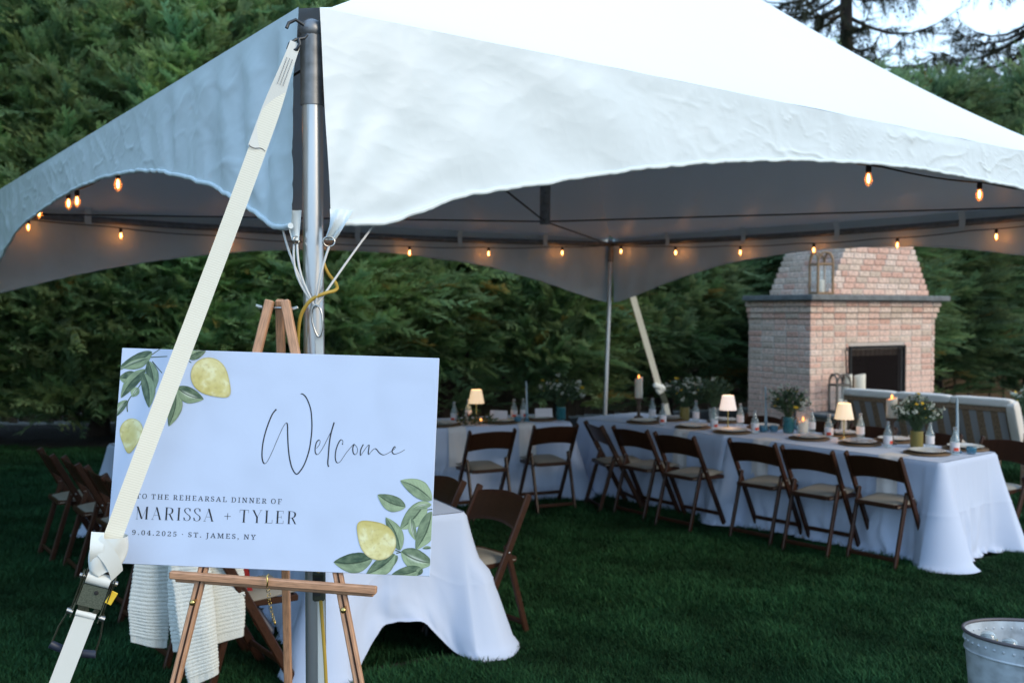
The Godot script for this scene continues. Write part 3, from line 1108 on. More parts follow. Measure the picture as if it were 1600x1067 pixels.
	tab2.grid(4, 8, func(u, v): return P(-0.634 + (u - 0.5) * lerpf(0.06, 0.02, v) - 0.014 * (1 - v), lerpf(2.10, 2.01, v), 2.83 - 0.01 * v + 0.03 * (1 - u) * (1 - v) + 0.006 * sin(u * 9)))
	part(t, "corner_tab", tab2, M.vinyl)
	var hookp := P(-0.572, 1.815, 2.80)
	for r in [[P(-0.690, 2.068, 2.88), 0.01], [P(-0.638, 1.998, 2.82), 0.02], [P(-0.628, 1.998, 2.815), 0.012], [P(-0.532, 1.99, 2.80), 0.004], [P(-0.420, 2.068, 2.94), 0.0]]:
		var g := Geo.new()
		var pts := []
		for i in 9:
			var f := i / 8.0
			pts.append(r[0].lerp(hookp, f) + Vector3(-r[1] * sin(PI * f), 0, 0.012 * sin(PI * f)))
		g.tube(pts, 0.0036, 7)
		part(t, "lacing_cord", g, M.rope)
	var cg := Geo.new()
	var loop := []
	for i in 17:
		var w := TAU * i / 16.0
		loop.append(P(-0.566 + cos(w) * lerpf(0.011, 0.019, 0.5 + 0.5 * sin(w)) - 0.004 * sin(w), 1.775 + 0.046 * sin(w), 2.795))
	cg.tube(loop, 0.0032, 7, false)
	part(t, "carabiner", cg, M.steel)
	var ws := Geo.new()
	ws.strip([P(-0.563, 1.735, 2.80), P(-0.563, 1.70, 2.808), P(-0.563, 1.2, 2.813), P(-0.563, 0.6, 2.813), P(-0.563, 0.02, 2.813)], Vector3(1, 0, 0.25).normalized(), 0.024)
	part(t, "leg_strap", ws, M.webbing_pale)

# ---------------------------------------------------------------- tables and cloths
func cloth(label: String, a: Vector2, e: Vector2, len: float, wid: float, sd: int, arch := -1) -> void:
	# a: a corner (x, d); e: direction along the table; the table lies to the side of nrm
	var nrm := Vector2(-e.y, e.x)
	if sd < 0:
		nrm = -nrm
	var r := 0.035
	var per := []   # points and outward normals round the top
	var cn := [Vector2(r, r), Vector2(len - r, r), Vector2(len - r, wid - r), Vector2(r, wid - r)]
	var cum := 0.0
	var corner_at := []
	for k in 4:
		var c: Vector2 = cn[k]
		var c2: Vector2 = cn[(k + 1) % 4]
		var a0 := -PI / 2 * 1.0 - PI / 2 + k * PI / 2
		for i in 9:
			var w := a0 + PI / 2 * i / 8.0
			var nn := Vector2(cos(w), sin(w))
			per.append([c + nn * r, nn])
			if i == 4:
				corner_at.append(per.size() - 1)
		var steps := int(c.distance_to(c2) / 0.014)
		var na := Vector2(cos(a0 + PI / 2), sin(a0 + PI / 2))
		for i in range(1, steps):
			per.append([(c + na * r).lerp(c2 + na * r, float(i) / steps), na])
	var n := per.size()
	var s := PackedFloat32Array()
	s.resize(n)
	for i in range(1, n):
		s[i] = s[i - 1] + per[i][0].distance_to(per[i - 1][0])
	var total: float = s[n - 1] + per[0][0].distance_to(per[n - 1][0])
	var w2 := func(q: Vector2, y: float) -> Vector3:
		var p := a + e * q.x + nrm * q.y
		return P(p.x, y, p.y)
	var g := Geo.new()
	var rows := [0.0, 0.012, 0.03, 0.06, 0.10, 0.15, 0.2, 0.25, 0.3, 0.35, 0.4, 0.45, 0.492, 0.5, 0.508, 0.55, 0.6, 0.65, 0.7, 0.75, 0.8, 0.85, 0.9, 0.94, 0.965, 0.98, 1.0]
	var top := 0.744
	for v in rows:
		for i in n:
			var q: Vector2 = per[i][0]
			var nn: Vector2 = per[i][1]
			var cd := 9.0
			for k in corner_at:
				var dd: float = absf(s[i] - s[k])
				cd = minf(cd, minf(dd, total - dd))
			var flare := exp(-pow(cd / 0.10, 2)) * 0.17 + exp(-pow(cd / 0.35, 2)) * 0.04
			var wv: float = s[i] + 0.10 * v * noise.get_noise_2d(s[i] * 1.1, absf(sd) * 9.0 + v * 1.2)
			var sharp: float = pow(1.0 - absf(noise.get_noise_2d(wv * 2.3, absf(sd) * 13.0 + v * 0.5)), 4.0)
			var fold: float = 0.030 * noise.get_noise_2d(wv * 2.6, absf(sd) * 7.0 + v * 0.4) + 0.012 * sin(wv * 13.0 + 3.0 * noise.get_noise_2d(wv * 1.3, absf(sd) * 3.0)) + 0.048 * sharp * (0.35 + 0.65 * v) + 0.006 * noise.get_noise_2d(wv * 6.0, v * 5.0)
			fold *= smoothstep(0.05, 0.9, v) * minf(cd / 0.2, 1.0)
			var hem := 0.020 + 0.008 * (1.0 + noise.get_noise_2d(s[i] * 7.0, 2.0))
			if arch >= 0 and ((arch == 0 and nn.x < -0.9) or (arch == 1 and nn.x > 0.9)):
				var th: float = q.y / wid
				hem += 0.21 * (smoothstep(0.08, 0.42, th) - smoothstep(0.60, 0.92, th))
			var o: float = flare * pow(v, 1.15) + fold + 0.02 * v + 0.012 * smoothstep(0.0, 0.03, v)
			o += 0.0035 * exp(-pow((fmod(s[i] + 0.11, 0.46) - 0.23) / 0.014, 2)) * smoothstep(0.03, 0.1, v) + (0.003 if absf(v - 0.5) < 0.004 else 0.0) + (0.0015 if v > 0.975 else 0.0)
			if arch >= 0 and nn.y < -0.3:   # the cloth lies over the seat of a chair pushed in
				o += 0.12 * exp(-pow((q.x - 0.22) / 0.19, 2)) * smoothstep(0.33, 0.47, v)
			if v > 0.95:
				o += (v - 0.95) * 0.9 * (0.6 + noise.get_noise_2d(s[i] * 5.0, 9.0)) * (1.0 if hem < 0.03 else 0.0)
			var y := lerpf(top, hem, v)
			g.vert(w2.call(q + nn * o, y))
	for j in rows.size() - 1:
		for i in n:
			var i2 := (i + 1) % n
			g.quad(j * n + i, (j + 1) * n + i, (j + 1) * n + i2, j * n + i2)
	# top, sewn to the first ring
	var nx := int(len / 0.12)
	var first := g.v.size()
	for j in 9:
		for i in nx + 1:
			var q := Vector2(lerpf(r * 0.3, len - r * 0.3, float(i) / nx), lerpf(r * 0.3, wid - r * 0.3, j / 8.0))
			g.vert(w2.call(q, top + 0.0006 + 0.0012 * noise.get_noise_2d(q.x * 6, q.y * 6 + sd)))
	for j in 8:
		for i in nx:
			g.quad(first + j * (nx + 1) + i, first + j * (nx + 1) + i + 1, first + (j + 1) * (nx + 1) + i + 1, first + (j + 1) * (nx + 1) + i)
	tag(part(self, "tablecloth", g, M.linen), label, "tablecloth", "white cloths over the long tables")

func folding_table(label: String, a: Vector2, e: Vector2, len: float, wid: float) -> void:
	var nrm := Vector2(e.y, -e.x)
	var c := a + e * len / 2 + nrm * wid / 2
	var t := thing("folding_table", label, "table", P(c.x, 0, c.y), atan2(e.y, e.x), "folding tables under white cloths")
	var g := Geo.new()
	g.box(at(Vector3(0, 0.720, 0)), Vector3(len - 0.03, 0.035, wid - 0.03), 0.008)
	part(t, "tabletop", g, M.fruitwood_wide)
	for x in [-1, 1]:
		for z in [-1, 1]:
			g = Geo.new()
			g.tube([Vector3(x * (len / 2 - 0.25), 0.70, z * (wid / 2 - 0.12)), Vector3(x * (len / 2 - 0.25), 0, z * (wid / 2 - 0.12))], 0.014, 8)
			part(t, "leg", g, M.dark_steel)

const EA := Vector2(-0.63, 0.777)
const EB := Vector2(-0.925, -0.38)

const K := 1.022
const EC := Vector2(-0.47, 0.883)

const CLOTHS := [
	[Vector2(2.95, 6.57) * K, EA, 1.86, 0.84, -1, "white cloth on the right table, its near end draped to the grass"],
	[Vector2(1.79, 8.0) * K, EA, 1.86, 0.84, -2, "white cloth on the right table's far half near the far tent pole"],
	[Vector2(0.56, 9.04) * K, EB, 1.87, 0.8, -3, "white cloth on the back table right of the sign"],
	[Vector2(-1.15, 8.34) * K, EB, 1.25, 0.8, -4, "white cloth on the back table hidden behind the sign"],
	[Vector2(-0.245, 5.06), EC, 1.84, 0.76, 5, "white cloth on the left table, arched open at its near end"],
	[Vector2(-1.53, 6.69) * K, EA, 1.75, 0.76, 6, "white cloth whose far corner shows left of the sign"]]

func tables() -> void:
	for r in CLOTHS:
		cloth(r[5], r[0], r[1].normalized(), r[2], r[3], r[4], 0 if r[4] == 5 else -1)
	folding_table("folding table seen under the arched cloth at the easel", Vector2(-0.245, 5.06) - Vector2(0.883, 0.47) * 0.76, EC, 1.84, 0.76)

func make_chair(label: String, group: String) -> Node3D:
	var t := thing("folding_chair", label, "chair", Vector3.ZERO, 0.0, group)
	var bar := func(name: String, p: Vector3, q: Vector3, w: float, d: float):
		var g := Geo.new()
		var l := p.distance_to(q)
		g.box(at(Vector3.ZERO), Vector3(w, l, d), 0.006)
		part(t, name, g, M.fruitwood, at((p + q) / 2, along(q - p, Vector3(0, 0, 1))))
	for s in [-1.0, 1.0]:
		bar.call("front_leg", Vector3(s * 0.208, 0, -0.225), Vector3(s * 0.208, 0.80, 0.20), 0.023, 0.044)
		bar.call("rear_leg", Vector3(s * 0.182, 0, 0.215), Vector3(s * 0.182, 0.54, 0.055), 0.022, 0.036)
		var h := Geo.new()
		h.box(at(Vector3(s * 0.1945, 0.52, 0.062)), Vector3(0.003, 0.05, 0.02), 0.001)
		h.lathe([[0.001, 0.0], [0.006, 0.0], [0.006, 0.004], [0.001, 0.005]], 8, Transform3D(Basis(Vector3(0, 0, 1), -PI / 2 * s), Vector3(s * 0.22, 0.505, 0.045)))
		part(t, "hinge", h, M.steel)
	# curved back panel
	var bp := Geo.new()
	bp.grid(10, 14, func(u, v):
		var x := lerpf(-0.198, 0.198, v)
		var k := 1.0 - pow(x / 0.198, 2)
		var lo := 0.612 + 0.022 * k
		var hi := 0.772 + 0.018 * k
		var w: float = u * TAU
		var yy := (lo + hi) / 2 + clampf(sin(w) * 1.3, -1, 1) * (hi - lo) / 2
		var zz := clampf(cos(w) * 1.3, -1, 1) * 0.007
		var slope := (yy - 0.0) / 0.8 * 0.425 - 0.225
		return Vector3(x, yy, slope + zz + 0.024 * k), true)
	part(t, "backrest", bp, M.fruitwood_wide)
	var fr := Geo.new()
	for s in [-1.0, 1.0]:
		fr.box(at(Vector3(s * 0.155, 0.435, -0.05), Basis(Vector3(1, 0, 0), -0.05)), Vector3(0.022, 0.03, 0.40), 0.004)
	fr.box(at(Vector3(0, 0.425, -0.245)), Vector3(0.288, 0.03, 0.02), 0.004)
	fr.box(at(Vector3(0, 0.444, 0.145)), Vector3(0.288, 0.03, 0.02), 0.004)
	part(t, "seat_frame", fr, M.fruitwood_wide)
	var pad := Geo.new()
	pad.grid(12, 12, func(u, v):
		var k: float = (1.0 - pow(2 * u - 1, 6)) * (1.0 - pow(2 * v - 1, 6))
		return Vector3(lerpf(0.168, -0.168, u), 0.446 + 0.026 * k + 0.02 * (v - 0.5) * -1.0 + 0.008, lerpf(-0.245, 0.15, v)))
	pad.box(at(Vector3(0, 0.452, -0.05), Basis(Vector3(1, 0, 0), 0.05)), Vector3(0.333, 0.012, 0.39), 0.004)
	part(t, "seat", pad, M.seat_pad)
	bar.call("stretcher", Vector3(-0.171, 0.085, 0.19), Vector3(0.171, 0.085, 0.19), 0.03, 0.018)
	bar.call("stretcher", Vector3(-0.196, 0.13, -0.156), Vector3(0.196, 0.13, -0.156), 0.03, 0.018)
	return t

func chairs() -> void:
	var ga := "wooden folding chairs along the right table"
	var proto := make_chair("dark folding chair nearest the draped end of the right table", ga)
	var fA := Vector2(0.777, 0.63)
	var fB := Vector2(-0.38, 0.925)
	var gb := "wooden folding chairs at the back table"
	var gc := "wooden folding chairs along the left table"
	var list := [
		[2.56, 6.80, fA, "", ga],
		[2.18, 7.12, fA, "dark folding chair second from the draped end of the right table", ga],
		[1.87, 7.52, fA, "dark folding chair third from the draped end, beside the cloth seam", ga],
		[1.34, 7.95, fA, "dark folding chair before the white lit lamp and hanging napkin", ga],
		[1.03, 8.36, fA, "dark folding chair in front of the gold flower pot", ga],
		[0.74, 8.72, Vector2(0.95, 0.31), "dark folding chair at the inner table corner, turned by the far pole", ga],
		[0.40, 8.60, fB, "dark folding chair at the back table, closest to the far pole", gb],
		[-0.17, 8.22, fB, "dark folding chair below the warm lamp at the back table", gb],
		[-0.04, 5.46, -fA, "brown folding chair beside the draped corner right of the sign", gc],
		[-0.40, 5.92, Vector2(-0.85, -0.53), "brown folding chair half hidden by the sign's right edge", gc],
		[-3.40, 6.97, fA, "farthest left chair, its reddish back top standing out on the grass", gc],
		[-3.03, 6.56, fA, "second chair from the far end of the left row", gc],
		[-2.68, 6.14, fA, "third chair of the left row, just left of the strap", gc],
		[-2.40, 5.77, fA, "left row chair mostly hidden by the sign's lower left corner", gc],
		[-2.15, 5.40, fA, "left row chair whose rail shows beside the ratchet", gc],
		[-1.86, 4.94, fA, "left row chair behind the hanging knit cardigan's sleeve", gc],
		[-1.50, 4.50, fA, "chair carrying the white knit cardigan under the sign", gc],
		[3.97, 7.66, -fA, "brown chair at the far side of the right table, by its corner", ga],
		[3.60, 8.12, -fA, "brown chair back between table flowers and the slatted sofa", ga],
		[3.24, 8.56, -fA, "brown chair back behind the lit pillar candle", ga],
		[2.88, 9.00, -fA, "brown chair back behind the warm lamp on the right table", ga],
		[2.50, 9.44, -fA, "brown chair back below the brick corner of the fireplace", ga]]
	for k in list.size():
		var q: Array = list[k]
		var f: Vector2 = q[2].normalized()
		var o := proto if k == 0 else dup(proto, q[3], q[4])
		o.position = P(q[0] * 0.99 + f.x * 0.2, 0.0, q[1] * 0.99 + f.y * 0.2)
		o.rotation.y = atan2(-f.x, f.y) + 0.05 * sin(k * 7.3)

func sofa_and_side() -> void:
	# the sofa shows its slatted back; x runs along the back, -z is where it faces
	var f := Vector2(0.777, 0.63)
	var c := Vector2(4.46, 10.15)
	var t := thing("garden_sofa", "wooden garden sofa with white cushions seen from its slatted back", "sofa", P(c.x, 0, c.y), atan2(-f.x, f.y))
	var half := 0.92
	var bar := func(name: String, p: Vector3, q: Vector3, w: float, d: float, m: Material):
		var g := Geo.new()
		g.box(at(Vector3.ZERO), Vector3(w, p.distance_to(q), d), 0.006)
		part(t, name, g, m, at((p + q) / 2, along(q - p, Vector3(0, 0, 1))))
	var tz := 0.20
	bar.call("top_rail", Vector3(-half, 0.86, tz), Vector3(half, 0.86, tz), 0.075, 0.05, M.teak)
	bar.call("lower_rail", Vector3(-half, 0.42, 0.02), Vector3(half, 0.42, 0.02), 0.06, 0.045, M.teak)
	for i in 13:
		var x := lerpf(-half + 0.06, half - 0.06, i / 12.0)
		bar.call("slat", Vector3(x, 0.445, 0.03), Vector3(x, 0.83, 0.188), 0.078, 0.016, M.teak)
	for s in [-1.0, 1.0]:
		bar.call("leg", Vector3(s * (half + 0.03), 0, 0.03), Vector3(s * (half + 0.03), 0.62, 0.03), 0.06, 0.06, M.teak)
		bar.call("leg", Vector3(s * (half + 0.03), 0, -0.72), Vector3(s * (half + 0.03), 0.60, -0.72), 0.06, 0.06, M.teak)
		bar.call("arm", Vector3(s * (half + 0.03), 0.635, 0.08), Vector3(s * (half + 0.03), 0.635, -0.78), 0.085, 0.03, M.teak)
	bar.call("seat_rail", Vector3(-half, 0.33, -0.70), Vector3(half, 0.33, -0.70), 0.07, 0.03, M.teak)
	var puff := func(name: String, p: Vector3, size: Vector3, b: Basis, m: Material, sd: float):
		var g := Geo.new()
		g.grid(20, 12, func(u, v):
			var a: float = u * TAU
			var w: float = (v - 0.5) * PI
			var q := Vector3(cos(a) * cos(w), sin(w), sin(a) * cos(w))
			var r := Vector3(signf(q.x) * pow(absf(q.x), 0.35), signf(q.y) * pow(absf(q.y), 0.4), signf(q.z) * pow(absf(q.z), 0.35))
			return r * size * 0.5 * (1.0 + 0.05 * noise.get_noise_3d(q.x * 2 + sd, q.y * 2, q.z * 2)), true)
		part(t, name, g, m, at(p, b))
	var tilt := Basis(Vector3(1, 0, 0), 0.40)
	for i in 3:
		var x := (i - 1) * 0.60
		puff.call("back_cushion", Vector3(x, 0.70, 0.06), Vector3(0.59, 0.52, 0.15), tilt, M.cushion_grey, i * 4.0)
		puff.call("seat_cushion", Vector3(x, 0.42, -0.36), Vector3(0.59, 0.14, 0.64), Basis.IDENTITY, M.cushion, i * 3.0 + 20)
		puff.call("head_roll", Vector3(x, 0.915, 0.20), Vector3(0.63, 0.085, 0.12), Basis.IDENTITY, M.cushion, i * 5.0 + 40)
	puff.call("head_roll", Vector3(half - 0.02, 0.72, 0.13), Vector3(0.1, 0.45, 0.13), Basis(Vector3(1, 0, 0), 0.4), M.cushion, 60.0)
	# side table with flowers, by the right end of the sofa
	var st := thing("side_table", "pale side table at the right end of the sofa", "side table", P(5.62, 0, 10.25), 0.4)
	var g := Geo.new()
	g.box(at(Vector3(0, 0.49, 0)), Vector3(0.6, 0.03, 0.6), 0.008)
	part(st, "tabletop", g, M.teak)
	for x in [-1, 1]:
		for z in [-1, 1]:
			g = Geo.new()
			g.box(at(Vector3(x * 0.26, 0.237, z * 0.26)), Vector3(0.04, 0.474, 0.04))
			part(st, "leg", g, M.teak)
	bouquet(P(5.48, 0.506, 10.2), "white and yellow flowers in clear glass vase beyond the sofa", 0.20, 0.34, M.glass, 91, 34)

# ---------------------------------------------------------------- tableware
func bouquet(where: Vector3, label: String, pot: float, spread: float, m: Material, sd: int, many: int, tall := 1.0) -> void:
	var t := thing("flower_vase", label, "flowers", where, 0.0, "jars of wild flowers")
	rng.seed = sd
	var r := 0.048
	var g := Geo.new()
	g.lathe([[0.001, 0.002], [r * 0.85, 0.0], [r, 0.012], [r, pot * 0.92], [r * 1.05, pot], [r * 0.94, pot - 0.002], [r * 0.92, 0.02], [0.001, 0.016]], 20)
	part(t, "vase", g, m)
	var gr := Geo.new()
	var heads := []
	for i in 96:
		var a := rng.randf() * TAU
		var k := sqrt(rng.randf())
		var h := pot + spread * rng.randf_range(0.35, 1.0) * (1.0 - 0.35 * k) * tall
		var tip := Vector3(cos(a) * spread * 0.66 * k, h, sin(a) * spread * 0.66 * k)
		var mid1 := Vector3(tip.x * 0.35, lerpf(pot, h, 0.55), tip.z * 0.35)
		var tone := rng.randf_range(0.6, 1.5)
		gr.col = Color(tone, tone, tone * 0.9)
		gr.tube([Vector3(tip.x * 0.05, 0.03, tip.z * 0.05), Vector3(tip.x * 0.12, pot, tip.z * 0.12), mid1, tip], 0.0016, 4, false)
		for j in 9:
			var f := rng.randf_range(0.25, 1.0)
			var p := mid1.lerp(tip, f)
			var dd := Vector3(rng.randf_range(-1, 1), rng.randf_range(-0.1, 1.0), rng.randf_range(-1, 1)).normalized()
			var l := rng.randf_range(0.025, 0.06)
			var sd2 := dd.cross(Vector3(rng.randf(), 1, rng.randf())).normalized() * l * 0.16
			var q0 := gr.vert(p)
			var q1 := gr.vert(p + dd * l * 0.5 + sd2)
			var q2 := gr.vert(p + dd * l)
			var q3 := gr.vert(p + dd * l * 0.5 - sd2)
			gr.quad(q0, q1, q2, q3)
		heads.append(tip)
	var gm := part(t, "greenery", gr, M.stem_green)
	gm.set_meta("kind", "stuff")
	var hm := []
	for k in 2:
		var hg := Geo.new()
		if k == 0:
			for j in 14:
				var dd := Vector3(rng.randf_range(-1, 1), rng.randf_range(-0.3, 0.6), rng.randf_range(-1, 1)).normalized()
				hg.blob(dd * rng.randf_range(0.008, 0.022), Vector3(0.006, 0.004, 0.006), 5, 3)
		else:
			for j in 9:
				var a := TAU * j / 9
				var o := Vector3(cos(a), 0.25, sin(a))
				var si := Vector3(-sin(a), 0, cos(a)) * 0.005
				hg.face([Vector3.ZERO, o * 0.010 + si, o * 0.019, o * 0.010 - si])
			hg.blob(Vector3(0, 0.003, 0), Vector3(0.007, 0.005, 0.007), 6, 4)
		hm.append(hg.mesh())
	for i in many:
		var yel := i % 5 == 4
		part(t, "flower", hm[1 if yel else 0], M.petal_yellow if yel else M.petal_white, at(heads[i] + Vector3(0, 0.008, 0), Basis.from_euler(Vector3(rng.randf_range(-0.8, 1.0), rng.randf() * TAU, 0)) * Basis.from_scale(Vector3.ONE * rng.randf_range(0.8, 1.4))))

func PT(x: float, y: float, d: float) -> Vector3:
	return P(x * K, y, d * K)

func tableware() -> void:
	var y := 0.7465
	# bottles
	var b := thing("water_bottle", "water bottle beside the holder of the tall far pillar candle", "bottle", Vector3.ZERO, 0.0, "small water bottles on the tables")
	var g := Geo.new()
	g.lathe([[0.001, 0.0], [0.031, 0.0], [0.033, 0.006], [0.033, 0.10], [0.030, 0.118], [0.015, 0.152], [0.0125, 0.185], [0.001, 0.185]], 18)
	part(b, "bottle_glass", g, M.bottle_glass)
	g = Geo.new()
	g.lathe([[0.0335, 0.030], [0.0342, 0.031], [0.0342, 0.092], [0.0335, 0.093]], 18)
	part(b, "label", g, M.label)
	g = Geo.new()
	g.grid(6, 2, func(u, v): return Vector3(sin(lerpf(-0.2, 0.95, u)) * 0.0347, lerpf(0.032, 0.056, v), cos(lerpf(-0.2, 0.95, u)) * 0.0347))
	part(b, "label_patch", g, M.label_red)
	g = Geo.new()
	g.lathe([[0.0, 0.205], [0.0135, 0.205], [0.014, 0.203], [0.014, 0.184], [0.0, 0.184]], 14)
	part(b, "cap", g, M.cap_silver)
	var bl := [
		[1.36, 9.29, ""], [1.38, 8.77, "water bottle in front of the far strap, left of the gold pot"], [1.74, 9.07, "water bottle right behind the gold flower pot"],
		[1.77, 8.39, "water bottle with red patch left of the white lit lamp"], [2.09, 8.77, "water bottle just right of the white lit lamp"],
		[2.07, 8.16, "water bottle left of the pale blue taper candle"], [2.58, 8.25, "water bottle at the right of the candle in glass"],
		[2.59, 7.83, "water bottle left of the warm lamp on the right table"], [2.87, 7.89, "water bottle just right of the warm lamp on the right table"],
		[2.87, 7.31, "water bottle in front of the lit pillar on its stand"], [3.19, 7.31, "water bottle right of the yellow flower pot"],
		[3.21, 6.94, "water bottle beside the last taper at the table end"], [-0.54, 8.92, "water bottle at the sign's edge on the back table"],
		[0.02, 9.2, "left bottle of the pair by the back table taper"], [0.11, 9.24, "right bottle of the pair by the back table taper"], [-0.42, 9.2, "water bottle behind the greenery on the back table"]]
	for k in bl.size():
		var o := b if k == 0 else dup(b, bl[k][2])
		o.position = PT(bl[k][0], y, bl[k][1])
		o.rotation.y = sin(k * 5.1) * 0.5 - 0.2 + (PI if k in [0, 2, 4, 6, 8, 10] else 0.0)
	# plates on woven chargers
	var ch := thing("woven_charger", "round woven charger nearest the far pole on the right table", "charger", Vector3.ZERO, 0.0, "woven chargers under the plates")
	g = Geo.new()
	g.lathe([[0.0, 0.001], [0.155, 0.0], [0.165, 0.004], [0.165, 0.008], [0.15, 0.008], [0.12, 0.006], [0.0, 0.006]], 32)
	part(ch, "disc", g, M.rattan)
	for k in 5:
		g = Geo.new()
		var pts := []
		for i in 33:
			var w := TAU * i / 32.0
			var rr := 0.118 + 0.011 * k
			pts.append(Vector3(cos(w) * rr, 0.008 + 0.0015 * sin(w * 16 + k * PI), sin(w) * rr))
		g.tube(pts, 0.0045, 5, false)
		part(ch, "woven_ring", g, M.rattan)
	var pl := thing("dinner_plate", "white plate nearest the far pole on the right table", "plate", Vector3.ZERO, 0.0, "white dinner plates")
	g = Geo.new()
	g.lathe([[0.0, 0.004], [0.07, 0.004], [0.075, 0.0], [0.08, 0.004], [0.13, 0.017], [0.132, 0.019], [0.129, 0.020], [0.085, 0.008], [0.07, 0.0075], [0.0, 0.0075]], 36)
	part(pl, "dish", g, M.china)
	var spots := [
		[1.23, 8.96, ""], [1.62, 8.56, "in front of the gold flower pot"], [1.89, 8.22, "under the white lit lamp"], [2.42, 7.80, "with crumpled napkin, before the candle in glass"],
		[2.72, 7.49, "before the warm lamp on the right table"], [3.03, 6.99, "nearest the draped end of the right table"],
		[1.52, 9.2, "beyond the gold flower pot"], [2.00, 9.02, "behind the white lit lamp"], [2.26, 8.56, "behind the blue taper candle"], [2.78, 8.06, "behind the warm lamp on the right table"],
		[3.06, 7.66, "behind the lit pillar on its stand"], [3.42, 7.22, "at the outer corner by the blue votive"],
		[-0.62, 8.72, "at the sign's edge on the back table"], [-0.10, 8.96, "before the twin bottles on the back table"], [0.27, 9.2, "with white card on the back table"]]
	for k in spots.size():
		var o := ch if k == 0 else dup(ch, "woven charger " + spots[k][2])
		o.position = PT(spots[k][0], y, spots[k][1])
		o.rotation.y = k * 1.3
		o = pl if k == 0 else dup(pl, "white plate " + spots[k][2])
		o.position = PT(spots[k][0], y + 0.0125, spots[k][1])
	# napkins lying on plates
	rng.seed = 811
	for k in [3, 4, 6, 7, 9, 12]:
		g = Geo.new()
		var sx := rng.randf() * 9
		g.grid(14, 14, func(u, v):
			var n1 := noise.get_noise_2d(u * 2.4 + sx, v * 2.4)
			return Vector3((u - 0.5) * 0.15 + 0.02 * n1, 0.006 + 0.022 * absf(n1) + 0.01 * absf(noise.get_noise_2d(u * 6, v * 6 + sx)), (v - 0.5) * 0.17))
		tag(part(self, "table_napkin", g, M.napkin, at(PT(spots[k][0], y + 0.024, spots[k][1]), ry(k))), "crumpled white napkin on the plate " + spots[k][2], "napkin", "white cloth napkins")
	# napkins hanging over the table edges
	var hang := [
		[Vector2(2.02, 7.715), EA, -1.0, "white napkin hanging over the edge between second and third chair"],
		[Vector2(1.49, 8.36), EA, -1.0, "white napkin hanging over the edge below the white lit lamp"],
		[Vector2(2.71, 6.865), EA, -1.0, "white napkin hanging over the edge by the chair at the draped end"],
		[Vector2(-0.50, 8.605), EB, -1.0, "white napkin hanging on the back table beside the sign"],
		[Vector2(0.13, 8.863), EB, -1.0, "white napkin hanging between the two back table chairs"]]
	for h in hang:
		var e: Vector2 = h[1]
		var nn: Vector2 = Vector2(e.y, -e.x) * h[2] * -1.0
		if nn.dot(Vector2(0, -1)) < 0:
			nn = -nn
		g = Geo.new()
		g.grid(10, 16, func(u, v):
			var x: float = (u - 0.5) * 0.17
			var d: float = v * 0.52
			var o := 0.0
			var yy := y + 0.004
			if d < 0.16:
				o = d - 0.16
			else:
				yy = y + 0.004 - (d - 0.16)
				o = 0.028 + 0.05 * (d - 0.16) + 0.006 * sin(u * 9 + v * 3)
				if d < 0.19:
					o *= (d - 0.16) / 0.03
			var q: Vector2 = h[0] * K + e * x + nn * o
			return P(q.x, yy, q.y))
		tag(part(self, "hanging_napkin", g, M.napkin), h[3], "napkin", "napkins hanging over the table edge")
	# flowers
	bouquet(PT(1.65, y, 9.16), "white wildflowers in mossy gold pot near the far pole", 0.13, 0.36, M.gold_pot, 21, 40)
	bouquet(PT(2.37, y, 8.21), "white wildflowers in teal glass jar beside the candle in glass", 0.14, 0.30, M.teal_glass, 22, 40)
	bouquet(PT(3.09, y, 7.31), "white and yellow wildflowers in gold pot at the near table end", 0.13, 0.30, M.gold_pot, 23, 46)
	bouquet(PT(0.47, y, 9.2), "leafy wildflowers in teal glass on the back table", 0.13, 0.36, M.teal_glass, 24, 26)
	bouquet(PT(1.90, y, 9.02), "tall narrow green grasses in glass behind the white lamp", 0.14, 0.26, M.glass, 25, 2, 1.4)
	# table lamps
	var lmp := thing("table_lamp", "small brass table lamp with white lit scalloped shade", "table lamp", PT(1.92, y, 8.52), 0.0, "small lit table lamps")
	lamp_parts(lmp, M.shade_white)
	var l2 := thing("table_lamp", "small table lamp with warm lit shade near the sofa", "table lamp", PT(2.70, y, 7.79), 0.5, "small lit table lamps")
	lamp_parts(l2, M.shade_glow)
	var l3 := thing("table_lamp", "small table lamp with cream lit shade on the back table", "table lamp", PT(-0.34, y, 9.15), 0.9, "small lit table lamps")
	lamp_parts(l3, M.shade_glow)
	# tapers
	taper(PT(2.21, y, 8.34), 0.40, M.wax_blue, "pale blue taper candle in blue glass holder")
	taper(PT(3.27, y, 7.03), 0.42, M.wax_blue, "pale blue taper candle at the near end of the table")
	taper(PT(0.14, y, 9.02), 0.40, M.wax_blue, "grey taper candle in dark glass holder on the back table")
	taper(PT(2.51, y, 8.50), 0.38, M.wax_black, "black taper candle behind the teal flower jar")
	pillar(PT(1.24, y, 9.38), 0.20, 0.04, "tall cream pillar candle on turned wood beside the far pole", 0.20, true)
	pillar(PT(2.98, y, 7.52), 0.155, 0.043, "cream pillar candle on wooden stand before the sofa slats", 0.21, true)
	pillar(PT(2.48, y, 8.16), 0.115, 0.042, "short cream candle inside a clear glass cylinder", 0.0, true)
	g = Geo.new()
	g.lathe([[0.0, 0.0012], [0.056, 0.001], [0.058, 0.004], [0.058, 0.22], [0.056, 0.22], [0.055, 0.006], [0.0, 0.004]], 22)
	tag(part(self, "glass_cylinder", g, M.glass, at(PT(2.48, y - 0.001, 8.16))), "clear glass cylinder standing round the short cream candle", "candle glass")
